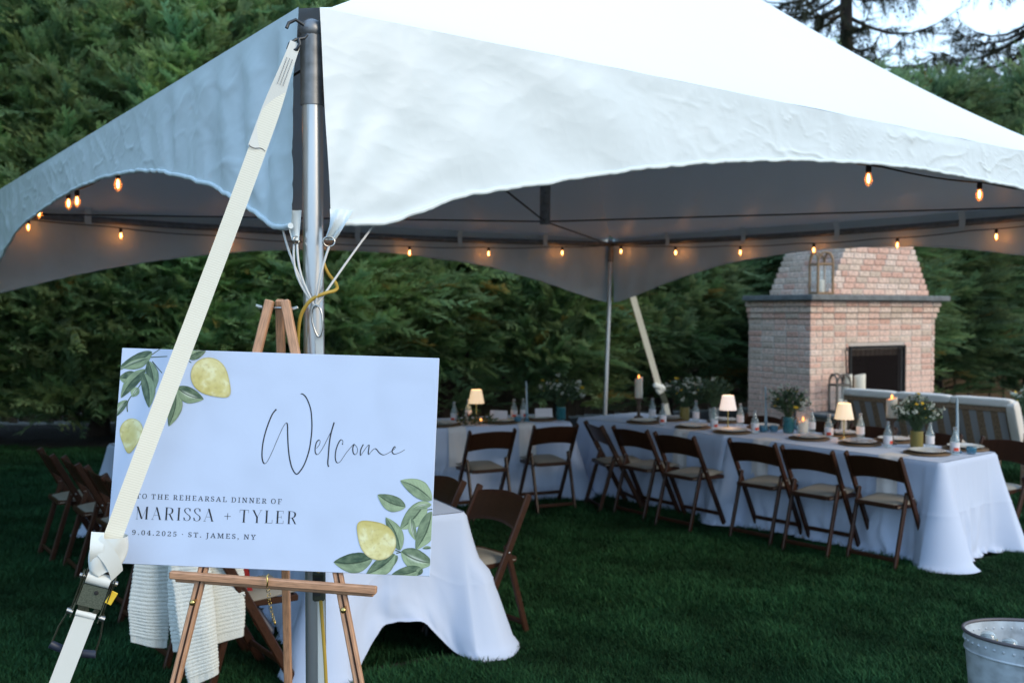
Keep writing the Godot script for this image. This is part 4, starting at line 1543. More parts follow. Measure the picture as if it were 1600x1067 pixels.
	# blue glass votives
	var vs := [[3.35, 6.98, "round blue glass votive at the near table corner"], [2.26, 8.27, "blue glass dish beside the pale blue taper"], [2.17, 8.27, "small blue glass votive left of the pale blue taper"], [0.05, 8.98, "blue glass votive beside the back table taper"]]
	for k in vs.size():
		g = Geo.new()
		g.lathe([[0.0, 0.001], [0.028, 0.0], [0.036, 0.02], [0.038, 0.045], [0.034, 0.056], [0.031, 0.055], [0.034, 0.045], [0.03, 0.018], [0.0, 0.012]], 18)
		tag(part(self, "glass_votive", g, M.blue_glass, at(PT(vs[k][0], y, vs[k][1]))), vs[k][2], "votive", "blue glass votives")
	# dark greenery with a tiny light on the back table, and cards
	var gl := thing("table_garland", "dark leafy garland with a tiny warm light on the back table", "garland", PT(-0.37, y, 8.93), 0.3)
	rng.seed = 905
	g = Geo.new()
	for i in 150:
		var c := Vector3(rng.randf_range(-0.16, 0.2), rng.randf_range(0.0, 0.13) * rng.randf(), rng.randf_range(-0.06, 0.16))
		var dd := Vector3(rng.randf_range(-1, 1), rng.randf_range(-0.3, 0.8), rng.randf_range(-0.6, 1)).normalized()
		var s2 := dd.cross(Vector3(rng.randf(), 1, rng.randf())).normalized() * 0.012
		g.col = grey(rng.randf_range(0.4, 1.0))
		g.face([c, c + dd * 0.03 + s2, c + dd * 0.065, c + dd * 0.03 - s2])
	part(gl, "leaves", g, M.stem_green).set_meta("kind", "stuff")
	g = Geo.new()
	g.blob(Vector3(0.05, 0.045, 0.13), Vector3(0.010, 0.012, 0.010))
	part(gl, "tiny_lamp", g, M.flame)
	lamp(Vector3(0.05, 0.045, 0.13), 0.002, Color(1, 0.6, 0.25), 0.008, gl)
	for k in 2:
		g = Geo.new()
		var h := 0.085
		g.box(at(Vector3(0, h / 2, 0.02), Basis(Vector3(1, 0, 0), -0.25)), Vector3(0.17, h, 0.002), 0.0005)
		g.box(at(Vector3(0, h / 2, -0.003), Basis(Vector3(1, 0, 0), 0.25)), Vector3(0.17, h, 0.002), 0.0005)
		tag(part(self, "folded_card", g, M.label, at(PT(0.30 if k == 0 else -0.12, y + (0.034 if k == 0 else 0.034), 9.17 if k == 0 else 8.97), ry(0.2 - 0.5 * k))), ["white folded card on the back table beside the leafy flowers", "white folded card left of the twin bottles"][k], "card", "white folded cards")

func lamp_parts(t: Node3D, shade: Material) -> void:
	var g := Geo.new()
	g.lathe([[0.0, 0.0], [0.048, 0.0], [0.048, 0.008], [0.012, 0.014], [0.005, 0.022], [0.005, 0.19], [0.0, 0.19]], 18)
	part(t, "stand", g, M.brass)
	g = Geo.new()
	g.grid(48, 6, func(u, v):
		var w: float = u * TAU
		var sc := 0.006 * absf(sin(w * 7)) * (1.0 if v > 0.99 else 0.0)
		var r := lerpf(0.052, 0.078, v) * (1.0 + 0.012 * sin(w * 24))
		return Vector3(cos(w) * r, 0.30 - 0.135 * v + sc, sin(w) * r), true)
	part(t, "lamp_shade", g, shade)
	g = Geo.new()
	g.blob(Vector3(0, 0.225, 0), Vector3(0.014, 0.02, 0.014))
	part(t, "bulb", g, M.filament)
	lamp(Vector3(0, 0.225, 0), 0.008, Color(1, 0.72, 0.42), 0.02, t)

func taper(where: Vector3, h: float, m: Material, label: String) -> void:
	var t := thing("taper_candle", label, "candle", where, 0.0, "taper candles")
	var g := Geo.new()
	g.lathe([[0.0, 0.0], [0.034, 0.0], [0.036, 0.012], [0.02, 0.022], [0.009, 0.04], [0.014, 0.06], [0.016, 0.085], [0.0, 0.085]], 16)
	part(t, "holder", g, M.blue_glass)
	g = Geo.new()
	g.tube([Vector3(0, 0.08, 0), Vector3(-0.003, h * 0.6, 0), Vector3(-0.007, h - 0.02, 0), Vector3(-0.008, h, 0)], [0.0115, 0.0105, 0.0085, 0.002], 12)
	part(t, "wax", g, m)

func string_lights() -> void:
	var t := thing("string_lights", "string of warm filament bulbs hung under the tent eaves", "string lights")
	var inset := func(a: Vector3, b: Vector3) -> Vector3:
		var n := (b - a).cross(Vector3.UP).normalized()
		return n if n.dot(mid - a) > 0 else -n
	var runs := [
		[cF, cR, [0.035, 0.172, 0.316, 0.460, 0.603, 0.749, 0.89], 0.13, 0.055],
		[cL, cF, [0.05, 0.16, 0.305, 0.44, 0.587, 0.733, 0.884], 0.13, 0.055],
		[cN, cR, [0.22, 0.415, 0.562, 0.71, 0.86], 0.10, 0.10],
		[cN, cL, [0.14, 0.402, 0.545, 0.580, 0.72, 0.9], 0.09, 0.10]]
	var sock := Geo.new()
	sock.lathe([[0.0, 0.0], [0.013, 0.0], [0.016, -0.01], [0.015, -0.04], [0.0, -0.04]], 12)
	var sm := sock.mesh()
	var gl := Geo.new()
	gl.lathe([[0.013, -0.038], [0.016, -0.05], [0.0235, -0.075], [0.023, -0.092], [0.014, -0.112], [0.005, -0.121], [0.0, -0.122]], 16)
	var gm := gl.mesh()
	var fl := Geo.new()
	for k in 4:
		var a := TAU * k / 4
		var o := Vector3(cos(a), 0, sin(a)) * 0.007
		fl.tube([Vector3(o.x * 0.4, -0.05, o.z * 0.4), Vector3(o.x, -0.075, o.z), Vector3(o.x * 0.5, -0.10, o.z * 0.5)], 0.0026, 5)
	var fm := fl.mesh()
	for r in runs:
		var inn: Vector3 = inset.call(r[0], r[1])
		var sag: float = r[3]
		var cp := func(f: float) -> Vector3:
			return r[0].lerp(r[1], f) + inn * r[4] + Vector3(0, -0.045 - sag * pow(sin(PI * f), 0.8) - 0.012 * absf(sin(f * 22.0)), 0)
		var g := Geo.new()
		var pts := []
		for i in 61:
			pts.append(cp.call(i / 60.0))
		g.tube(pts, 0.0045, 5)
		part(t, "cord", g, M.cord_black)
		for f in r[2]:
			var p: Vector3 = cp.call(f)
			part(t, "socket", sm, M.cord_black, at(p, Basis.from_scale(Vector3.ONE * 0.86)))
			part(t, "bulb", gm, M.amber_glass, at(p, Basis.from_scale(Vector3.ONE * 0.86)))
			part(t, "filament", fm, M.filament, at(p, Basis.from_scale(Vector3.ONE * 0.86)))
			lamp(p + Vector3(0, -0.064, 0), 0.0028, Color(1, 0.55, 0.22), 0.015, t)

func straps() -> void:
	# near corner: hook, webbing, knot, ratchet, lower webbing, stake
	var t := thing("ratchet_strap", "cream webbing strap with knot and metal ratchet crossing the sign", "ratchet strap", Vector3.ZERO, 0.0, "tie down straps of the tent")
	var top := P(-0.615, 2.565, 2.755)
	var knot := P(-1.100, 1.145, 2.60)
	var dir := (knot - top).normalized()
	var eye := Vector3(0, 1.8, 0)
	var side := dir.cross((eye - (top + knot) / 2).normalized()).normalized()
	if side.x < 0:
		side = -side
	var face := side.cross(dir).normalized()
	if face.z < 0:
		face = -face
	var pts := []
	var wid := []
	var sides := []
	for i in 41:
		var f := i / 40.0
		pts.append(top.lerp(knot, f) + face * 0.004 * sin(f * 9.0) + side * 0.003 * sin(f * 5.0))
		wid.append(lerpf(0.030, 0.049, smoothstep(0.0, 0.16, f)))
		sides.append((side + face * 0.12 * sin(f * 4.0 + 0.5)).normalized())
	var g := Geo.new()
	g.strip(pts, sides, wid)
	var back := []
	for p in pts:
		back.append(p - face * 0.0025)
	sides = sides.map(func(q): return -q)
	g.strip(back, sides, wid)
	part(t, "webbing", g, M.webbing)
	# the sewn doubled end, with its fold and stitches
	g = Geo.new()
	pts = []
	wid = []
	for i in 12:
		var f := i / 11.0 * 0.215
		pts.append(top.lerp(knot, f) + face * (0.004 + 0.003 * sin(f * 30.0)))
		wid.append(lerpf(0.031, 0.050, smoothstep(0.0, 0.15, f)))
	g.strip(pts, side, wid)
	part(t, "sewn_end", g, M.webbing_pale)
	g = Geo.new()
	for k in 3:
		for i in 13:
			var p := top.lerp(knot, 0.035 + 0.0042 * i) + side * (k - 1) * 0.008 + face * 0.0085
			g.box(at(p, along(dir + side * 0.5, face)), Vector3(0.0012, 0.005, 0.001), 0.0002)
	for i in 20:
		var p := top.lerp(knot, 0.214) + side * (i - 9.5) * 0.0024 + face * 0.0065 + dir * 0.004 * sin(i * 0.33)
		g.box(at(p, along(side, face)), Vector3(0.0016, 0.0026, 0.001), 0.0002)
	part(t, "stitching", g, M.tub_rim)
	# s hook between strap and corner fitting
	g = Geo.new()
	var hp := []
	for q in [[-0.600, 2.628, 2.80], [-0.622, 2.640, 2.79], [-0.640, 2.628, 2.78], [-0.645, 2.612, 2.775]]:
		hp.append(P(q[0], q[1], q[2]))
	g.tube(hp, 0.0052, 8)
	hp = []
	for q in [[-0.592, 2.600, 2.80], [-0.598, 2.588, 2.79], [-0.618, 2.580, 2.775], [-0.634, 2.566, 2.765], [-0.638, 2.55, 2.76], [-0.628, 2.542, 2.755], [-0.610, 2.545, 2.75], [-0.602, 2.56, 2.75], [-0.606, 2.575, 2.752]]:
		hp.append(P(q[0], q[1], q[2]))
	g.tube(hp, 0.0048, 8)
	part(t, "hook", g, M.dark_steel)
	# knot: webbing folded over itself
	var fr := Transform3D(Basis(side, -dir, face), knot)   # x across, y up the strap, z to the viewer
	g = Geo.new()
	g.grid(26, 16, func(u, v):
		var a: float = u * TAU
		var yy := lerpf(0.046, -0.050, v)
		var ww := 0.047 * (1.0 - 0.28 * pow(absf(v - 0.42) * 2.0, 2)) if v < 0.94 else 0.012
		var cx := signf(cos(a)) * pow(absf(cos(a)), 0.55)
		var sx := signf(sin(a)) * pow(absf(sin(a)), 0.7)
		return fr * Vector3(cx * ww + 0.012 * (v - 0.5), yy + cx * 0.014, sx * 0.024 * (1.0 + 0.18 * sin(cx * 3.0 + v * 5.0)) + 0.006), true)
	part(t, "knot", g, M.webbing_pale)
	g = Geo.new()
	pts = []
	sides = []
	for i in 15:
		var f := i / 14.0
		var a := lerpf(-1.15, 1.2, f)
		pts.append(fr * Vector3(sin(a) * 0.044, 0.030 - 0.078 * f + 0.012 * sin(f * PI), cos(a) * 0.020 + 0.016))
		sides.append((fr.basis * Vector3(0.45, 0.9, 0)).normalized())
	g.strip(pts, sides, 0.042)
	part(t, "knot_fold", g, M.webbing_pale)
	g = Geo.new()
	pts = []
	sides = []
	for i in 11:
		var f := i / 10.0
		pts.append(fr * Vector3(-0.044 + 0.028 * f, 0.050 - 0.088 * f, 0.012 + 0.024 * sin(f * PI)))
		sides.append((fr.basis * Vector3(0.95, 0.25, 0.25 - 0.5 * f)).normalized())
	g.strip(pts, sides, 0.034)
	part(t, "knot_fold", g, M.webbing_pale)
	# the ratchet
	var rb := Transform3D(fr.basis, knot + dir * 0.072)
	g = Geo.new()
	g.tube([rb * Vector3(-0.031, 0, 0.01), rb * Vector3(0.031, 0, 0.01)], 0.017, 18)
	part(t, "wound_spool", g, M.webbing_pale)
	for s in [-1.0, 1.0]:
		g = Geo.new()
		g.box(rb * at(Vector3(s * 0.036, -0.045, 0.004)), Vector3(0.003, 0.135, 0.030), 0.001)
		g.box(rb * at(Vector3(s * 0.041, -0.035, 0.016), Basis(Vector3(1, 0, 0), 0.25)), Vector3(0.003, 0.110, 0.024), 0.001)
		part(t, "side_plate", g, M.olive_steel)
		g = Geo.new()
		var tooth := []
		for i in 24:
			var rr := 0.021 if i % 2 else 0.0165
			tooth.append(rb * Vector3(s * 0.0445, cos(TAU * i / 24) * rr, sin(TAU * i / 24) * rr + 0.01))
		g.face(tooth)
		g.tube([rb * Vector3(s * 0.034, 0, 0.01), rb * Vector3(s * 0.050, 0, 0.01)], 0.007, 10)
		g.tube([rb * Vector3(s * 0.034, -0.098, 0.012), rb * Vector3(s * 0.050, -0.098, 0.012)], 0.008, 10)
		part(t, "bolt", g, M.steel)
		# handle wires and grips folded down beside the lower strap
		g = Geo.new()
		g.tube([rb * Vector3(s * 0.043, -0.09, 0.0), rb * Vector3(s * 0.055, -0.15, -0.012), rb * Vector3(s * 0.058, -0.205, -0.02)], 0.0026, 6)
		part(t, "handle_wire", g, M.olive_steel)
		g = Geo.new()
		g.tube([rb * Vector3(s * 0.026, -0.212, -0.022), rb * Vector3(s * 0.060, -0.205, -0.02)], 0.011, 10)
		part(t, "handle_grip", g, M.navy)
	g = Geo.new()
	g.box(rb * at(Vector3(0, -0.047, 0.014), Basis(Vector3(1, 0, 0), -0.12)), Vector3(0.066, 0.058, 0.003), 0.001)
	g.box(rb * at(Vector3(-0.012, -0.082, 0.012), Basis(Vector3(0, 0, 1), 0.3)), Vector3(0.028, 0.020, 0.003), 0.001)
	g.box(rb * at(Vector3(0.022, -0.084, 0.012), Basis(Vector3(0, 0, 1), -0.3)), Vector3(0.014, 0.022, 0.003), 0.001)
	part(t, "pawl_plate", g, M.olive_steel)
	g = Geo.new()
	g.lathe([[0.0, 0.0], [0.006, 0.0], [0.006, 0.001], [0.0, 0.001]], 10, rb * Transform3D(Basis(Vector3(1, 0, 0), PI / 2), Vector3(0.006, -0.034, 0.0185)))
	part(t, "plate_hole", g, M.cord_black)
	g = Geo.new()
	g.box(rb * at(Vector3(0.047, -0.036, 0.022), Basis(Vector3(0, 0, 1), -0.2)), Vector3(0.018, 0.036, 0.004), 0.001)
	part(t, "warning_tag", g, M.yellow_tag)
	# lower webbing to the stake
	var s0 := rb * Vector3(0, -0.098, 0.016)
	var gd: Vector3 = (dir + Vector3(-0.02, 0, 0)).normalized()
	var s1 := s0 + gd * (s0.y / -gd.y)
	g = Geo.new()
	pts = []
	for i in 21:
		pts.append(s0.lerp(s1, i / 20.0))
	g.strip(pts, side, 0.050)
	g.tube([rb * Vector3(-0.026, -0.098, 0.012), rb * Vector3(0.026, -0.098, 0.012)], 0.0085, 12)
	part(t, "lower_webbing", g, M.webbing_pale)
	g = Geo.new()
	g.tube([s1 + Vector3(0.02, 0.09, 0), s1 + Vector3(-0.02, -0.15, 0)], 0.014, 10)
	part(t, "ground_stake", g, M.dark_steel)
	# far corner strap
	var u := thing("ratchet_strap", "pale webbing strap running to the grass behind the far tent pole", "ratchet strap", Vector3.ZERO, 0.0, "tie down straps of the tent")
	g = Geo.new()
	var a := P(1.28, 2.60, 11.62)
	var k2 := P(1.87, 0.86, 12.2)
	g.strip([a, a.lerp(k2, 0.5), k2], Vector3(0.94, 0.32, 0), 0.075)
	part(u, "webbing", g, M.webbing)
	g = Geo.new()
	g.box(at(k2 - Vector3(-0.02, 0.04, 0), Basis(Vector3(0, 0, 1), 0.7)), Vector3(0.13, 0.10, 0.05), 0.02)
	g.box(at(k2 - Vector3(0.02, 0.0, -0.01), Basis(Vector3(0, 0, 1), -0.4)), Vector3(0.12, 0.07, 0.06), 0.02)
	part(u, "knot", g, M.webbing_pale)
	g = Geo.new()
	g.box(at(k2 + Vector3(0.06, -0.16, 0), Basis(Vector3(0, 0, 1), 0.35)), Vector3(0.08, 0.16, 0.04), 0.01)
	part(u, "ratchet_body", g, M.olive_steel)
	g = Geo.new()
	g.strip([k2 + Vector3(0.08, -0.22, 0.03), P(2.14, 0.0, 12.4)], Vector3(0.94, 0.32, 0), 0.065)
	part(u, "lower_webbing", g, M.webbing_pale)
	g = Geo.new()
	g.tube([P(-4.42, 2.0, 7.95), P(-5.1, 1.55, 7.9), P(-6.4, 0.0, 8.1)], 0.008, 6)
	tag(part(self, "guy_rope", g, M.rope), "thin pale guy rope at the far left tent corner", "rope")

func easel() -> void:
	var t := thing("display_easel", "reddish wooden tripod easel holding the welcome sign", "easel")
	var apex := P(-0.680, 1.835, 2.80)
	var bar := func(name: String, p: Vector3, q: Vector3, w: float, d: float):
		var g := Geo.new()
		g.box(at(Vector3.ZERO), Vector3(w, p.distance_to(q), d), 0.003)
		# a groove that runs down the face of the leg
		var o := part(t, name, g, M.easel_wood, at((p + q) / 2, along(p - q, Vector3(0, 0, 1))))
		if name == "front_leg":
			var s := Geo.new()
			s.box(at(Vector3(0.002, -0.12, d / 2 + 0.0008)), Vector3(0.005, p.distance_to(q) - 0.5, 0.002), 0.0005)
			part(o, "slot", s, M.fruitwood)
	bar.call("front_leg", apex + Vector3(-0.022, 0, 0.012), P(-1.105, 0.0, 2.53), 0.026, 0.022)
	bar.call("front_leg", apex + Vector3(0.022, 0, 0.012), P(-0.248, 0.0, 2.50), 0.026, 0.022)
	bar.call("rear_leg", apex + Vector3(0.0, 0.002, -0.016), P(-0.765, 0.0, 3.28), 0.024, 0.022)
	var g := Geo.new()
	g.tube([apex + Vector3(-0.058, -0.022, 0.0), apex + Vector3(0.05, -0.022, 0.0)], 0.003, 8)
	for s in [-1.0, 1.0]:
		g.box(at(apex + Vector3(s * 0.052 - 0.004, -0.020 - 0.003 * s, 0.004), Basis(Vector3(0, 0, 1), 0.3 * s)), Vector3(0.020, 0.008, 0.003), 0.001)
	part(t, "wing_nut", g, M.steel)
	# tray bar with a lip, knobs and chain
	var l := P(-0.955, 1.078, 2.675)
	var r := P(-0.372, 1.046, 2.635)
	var x := (r - l).normalized()
	var tb := Basis(x, Vector3(0, 0, 1).cross(x).normalized(), x.cross(Vector3(0, 0, 1).cross(x).normalized()).normalized())
	var c := (l + r) / 2
	g = Geo.new()
	g.box(at(Vector3(0, -0.014, 0)), Vector3(l.distance_to(r), 0.021, 0.020), 0.003)
	part(t, "tray_bar", g, M.tray_wood, at(c + Vector3(0, 0.004, 0.010), tb))
	g = Geo.new()
	g.box(at(Vector3(0.0, -0.032, -0.030)), Vector3(l.distance_to(r) - 0.02, 0.012, 0.05), 0.003)
	part(t, "tray_shelf", g, M.tray_wood, at(c + Vector3(0, 0.004, 0.004), tb))
	for q in [P(-0.882, 1.000, 2.640), P(-0.462, 0.985, 2.62)]:
		g = Geo.new()
		g.tube([q + Vector3(0, 0, -0.02), q + Vector3(0, 0, 0.006)], 0.003, 8)
		g.blob(q + Vector3(0, 0, 0.012), Vector3(0.0085, 0.0085, 0.007), 12, 8)
		part(t, "knob", g, M.brass)
	g = Geo.new()
	var ho := c + x * 0.0 + Vector3(-0.012, -0.004, 0.028)
	g.tube([ho + Vector3(0, 0.016, -0.02), ho + Vector3(0, 0.016, 0), ho + Vector3(0.003, 0.0, 0.004), ho + Vector3(0, -0.012, 0)], 0.0025, 7)
	part(t, "chain_hook", g, M.brass)
	var cg := Geo.new()
	for k in 26:
		var f := k / 25.0
		var p := ho + Vector3(0.018 * (1.0 - cos(f * TAU)) * 0.5 + 0.004 * f, -0.012 - 0.105 * sin(f * PI), -0.012 * f)
		var lp := []
		for i in 9:
			var w := TAU * i / 8
			lp.append(p + Vector3(cos(w) * 0.0022 * (1 if k % 2 else 0), sin(w) * 0.0042, cos(w) * 0.0022 * (0 if k % 2 else 1)))
		cg.tube(lp, 0.0008, 4, false)
	part(t, "chain", cg, M.brass)

# ---------------------------------------------------------------- the sign
const SW := 0.915
const SH := 0.606

func sp(u: float, v: float, lift := 0.0) -> Vector3:   # millimetres from the top left corner of the board
	return Vector3(clampf(u, 0.5, 914.5) / 1000.0 - SW / 2, SH / 2 - clampf(v, 0.5, 605.5) / 1000.0, 0.0032 + lift)

func smooth(a: Array, sub := 6) -> Array:   # Catmull-Rom through flat pairs
	var n := a.size() / 2
	var out := []
	for i in n - 1:
		var p := []
		for k in [-1, 0, 1, 2]:
			var j := clampi(i + k, 0, n - 1)
			p.append(Vector2(a[2 * j], a[2 * j + 1]))
		for s in sub:
			var f := float(s) / sub
			out.append(0.5 * (2.0 * p[1] + (p[2] - p[0]) * f + (2.0 * p[0] - 5.0 * p[1] + 4.0 * p[2] - p[3]) * f * f + (3.0 * p[1] - p[0] - 3.0 * p[2] + p[3]) * f * f * f))
	out.append(Vector2(a[2 * n - 2], a[2 * n - 1]))
	return out

func pen(g: Geo, pts: Array, w: Callable, lift: float) -> void:
	var n := pts.size()
	var first := g.v.size()
	for i in n:
		var t: Vector2 = (pts[mini(i + 1, n - 1)] - pts[maxi(i - 1, 0)]).normalized()
		var nn := Vector2(-t.y, t.x) * float(w.call(t, float(i) / (n - 1))) * 0.5
		g.vert(sp(pts[i].x + nn.x, pts[i].y + nn.y, lift))
		g.vert(sp(pts[i].x - nn.x, pts[i].y - nn.y, lift))
	for i in n - 1:
		g.quad(first + 2 * i, first + 2 * i + 1, first + 2 * i + 3, first + 2 * i + 2)

func dot(g: Geo, p: Vector2, r: float, lift: float) -> void:
	var ring := []
	for i in 16:
		ring.append(sp(p.x + cos(TAU * i / 16) * r, p.y - sin(TAU * i / 16) * r, lift))
	g.face(ring)

func srgb(r: float, g: float, b: float) -> Color:
	return Color(r, g, b).srgb_to_linear()

func leaf(a: Array, k: int, lift: float) -> Geo:
	var g := Geo.new()
	var p := Vector2(a[0], a[1])
	var q := Vector2(a[2], a[3])
	var l := p.distance_to(q)
	var t := (q - p) / l
	var n := Vector2(-t.y, t.x)
	var bend := l * 0.07 * (1.0 if k % 2 else -1.0)
	var light: float = a[5] if a.size() > 5 else 0.5
	var nu := 22
	var nv := 16
	var first := g.v.size()
	for i in nu + 1:
		var f := float(i) / nu
		var c := p.lerp(q, f) + n * bend * sin(PI * f)
		var w: float = a[4] * 0.6 * pow(sin(PI * pow(f, 0.85)), 0.8) + 0.2
		for j in nv + 1:
			var h := float(j) / nv * 2.0 - 1.0
			var e := w * (1.0 + 0.03 * noise.get_noise_2d(f * 9 + k, h))
			var pos := c + n * h * e
			var vein := 0.5 + 0.5 * sin((f * 9.0 - absf(h) * 2.2) * TAU)
			var up := h * (1.0 if k % 2 else -1.0) > 0.0
			var m := 0.5 + 0.5 * noise.get_noise_2d(f * 3.0 + k * 5, h * 1.6)
			var col := srgb(0.21, 0.31, 0.23).lerp(srgb(0.63, 0.71, 0.56), clampf(light * 0.9 + (0.28 if up else -0.22) + 0.7 * (m - 0.5), 0, 1))
			col = col.lerp(srgb(0.15, 0.24, 0.17), 0.35 * pow(vein, 5) * (1.0 - absf(h)))
			col = col.lerp(srgb(0.16, 0.26, 0.18), smoothstep(0.85, 1.0, absf(h)) * 0.5)
			var pale := exp(-pow((h - (0.14 if up else -0.14)) / 0.09, 2)) * smoothstep(0.12, 0.4, f) * (1.0 - smoothstep(0.55, 0.9, f))
			if k % 3 != 2:
				col = col.lerp(srgb(0.86, 0.9, 0.84), pale * 0.75)
			if absf(h) < 0.07:
				col = srgb(0.14, 0.22, 0.15)
			g.col = col
			g.vert(sp(pos.x, pos.y, lift))
	for i in nu:
		for j in nv:
			var o := first + i * (nv + 1) + j
			g.quad(o, o + 1, o + nv + 2, o + nv + 1)
	return g

func lemon(c: Vector2, tip: Vector2, r: float, sd: int, lift: float) -> Geo:
	var g := Geo.new()
	var ax := (tip - c).normalized()
	var ay := Vector2(-ax.y, ax.x)
	var long := tip.distance_to(c)
	var na := 72
	var nr := 22
	g.col = srgb(0.82, 0.78, 0.5)
	var first := g.v.size()
	for i in nr + 1:
		for k in na:
			var a := TAU * k / na
			var f := float(i) / nr
			var e := Vector2(cos(a), sin(a))
			var rad := r
			if e.x > 0:
				rad = r + (long - r) * pow(e.x, 9) * 1.0 + (long - r) * 0.45 * pow(e.x, 2.0) * (1.0 - pow(e.x, 9))
			var q := c + (ax * e.x * rad + ay * e.y * r * 0.93) * f
			var n1 := noise.get_noise_2d(q.x * 0.022 + sd, q.y * 0.022)
			var n2 := noise.get_noise_2d(q.x * 0.07 + sd, q.y * 0.07)
			var lit := clampf(0.5 - (e.y * 0.35 + e.x * 0.3) * f + n1 * 0.5, 0, 1)
			var col := srgb(0.80, 0.75, 0.45).lerp(srgb(0.90, 0.88, 0.66), lit)
			col = col.lerp(srgb(0.95, 0.96, 0.82), clampf(n1 * 1.0 - 0.1, 0, 0.5))
			col = col.lerp(srgb(0.68, 0.61, 0.36), clampf(-n2 * 0.8 - 0.12, 0, 0.4))
			col = col.lerp(srgb(0.58, 0.5, 0.26), smoothstep(0.9, 1.0, f) * 0.45)
			g.col = col
			g.vert(sp(q.x, q.y, lift))
	for i in nr:
		for k in na:
			var k2 := (k + 1) % na
			g.quad(first + i * na + k, first + i * na + k2, first + (i + 1) * na + k2, first + (i + 1) * na + k)
	return g

func glyphs(g: Geo, text: String, u: float, v: float, h: float, slope: float, pitch: Dictionary) -> void:
	# high contrast capitals: heavy and hair strokes, thin serifs. Units: cap height 1, y down from the cap line
	var shapes := {
		"M": [[0.10, 1, 0.10, 0, 0.02], [0.10, 0, 0.50, 0.98, 0.14], [0.50, 0.98, 0.88, 0, 0.02], [0.88, 0, 0.88, 1, 0.14], [0.0, 1, 0.2, 1, 0.022], [0.0, 0.0, 0.14, 0.0, 0.022], [0.86, 0, 1.0, 0, 0.022], [0.76, 1, 1.0, 1, 0.022]],
		"A": [[0.10, 1, 0.42, 0.0, 0.02], [0.40, 0.0, 0.74, 1, 0.13], [0.21, 0.66, 0.62, 0.66, 0.02], [0.0, 1, 0.22, 1, 0.022], [0.62, 1, 0.86, 1, 0.022]],
		"R": [[0.14, 0, 0.14, 1, 0.13], [0.02, 0, 0.3, 0, 0.022], [0.02, 1, 0.27, 1, 0.022], [0.20, 0.52, 0.36, 0.52, 0.02], [0.40, 0.52, 0.66, 0.98, 0.12], [0.6, 1, 0.76, 1, 0.022]],
		"I": [[0.14, 0, 0.14, 1, 0.13], [0.0, 0, 0.28, 0, 0.022], [0.0, 1, 0.28, 1, 0.022]],
		"T": [[0.37, 0, 0.37, 1, 0.13], [0.0, 0.01, 0.74, 0.01, 0.026], [0.01, 0, 0.01, 0.24, 0.02], [0.73, 0, 0.73, 0.24, 0.02], [0.24, 1, 0.50, 1, 0.022]],
		"Y": [[0.08, 0, 0.39, 0.56, 0.13], [0.70, 0, 0.41, 0.56, 0.02], [0.40, 0.52, 0.40, 1, 0.13], [-0.02, 0, 0.22, 0, 0.022], [0.6, 0, 0.8, 0, 0.022], [0.27, 1, 0.53, 1, 0.022]],
		"L": [[0.14, 0, 0.14, 1, 0.13], [0.0, 0, 0.28, 0, 0.022], [0.0, 0.99, 0.62, 0.99, 0.024], [0.61, 0.72, 0.61, 1, 0.02]],
		"E": [[0.14, 0, 0.14, 1, 0.13], [0.0, 0.01, 0.6, 0.01, 0.024], [0.0, 0.99, 0.63, 0.99, 0.024], [0.14, 0.49, 0.44, 0.49, 0.02], [0.59, 0, 0.59, 0.2, 0.02], [0.62, 0.76, 0.62, 1, 0.02], [0.44, 0.38, 0.44, 0.6, 0.02]],
		"+": [[0.26, 0.3, 0.26, 0.82, 0.04], [0.0, 0.56, 0.52, 0.56, 0.04]],
	}
	var x := u
	for ch in text:
		if ch == " ":
			x += h * 0.62
			continue
		if shapes.has(ch):
			for s in shapes[ch]:
				var pts := [Vector2(x + s[0] * h, v + s[1] * h + (x + s[0] * h - u) * slope), Vector2(x + s[2] * h, v + s[3] * h + (x + s[2] * h - u) * slope)]
				var wd: float = s[4] * h
				if absf(s[0] - s[2]) > 0.05 and absf(s[1] - s[3]) > 0.2:   # slanted strokes keep level ends
					var q := [pts[0] + Vector2(-wd / 2, 0), pts[1] + Vector2(-wd / 2, 0), pts[1] + Vector2(wd / 2, 0), pts[0] + Vector2(wd / 2, 0)]
					var f3 := []
					for z in q:
						f3.append(sp(z.x, z.y, 0.0004))
					if s[1] > s[3]:
						f3.reverse()
					g.face(f3)
				else:
					pen(g, pts, func(_t, _f): return wd, 0.0004)
		var rows := func(arr: Array, base: float):
			var fl := []
			for q in arr:
				fl.append(x + q[0] * h)
				fl.append(v + q[1] * h + (x + q[0] * h - u) * slope)
			pen(g, smooth(fl, 8), func(t, _f): return h * (0.02 + base * pow(absf(t.y), 1.6)), 0.0005)
		if ch == "R":
			rows.call([[0.2, 0.01], [0.4, 0.015], [0.58, 0.1], [0.63, 0.26], [0.57, 0.43], [0.4, 0.515], [0.2, 0.52]], 0.11)
		if ch == "S":
			rows.call([[0.50, 0.22], [0.46, 0.08], [0.28, -0.01], [0.10, 0.07], [0.06, 0.22], [0.16, 0.38], [0.32, 0.5], [0.48, 0.62], [0.54, 0.78], [0.46, 0.94], [0.27, 1.01], [0.09, 0.93], [0.03, 0.76]], 0.07)
			pen(g, [Vector2(x + 0.51 * h, v + 0.0 * h + (x - u) * slope), Vector2(x + 0.51 * h, v + 0.27 * h + (x - u) * slope)], func(_t, _f): return 0.02 * h, 0.0004)
			pen(g, [Vector2(x + 0.03 * h, v + 0.73 * h + (x - u) * slope), Vector2(x + 0.03 * h, v + 1.0 * h + (x - u) * slope)], func(_t, _f): return 0.02 * h, 0.0004)
		x += h * float(pitch[ch])

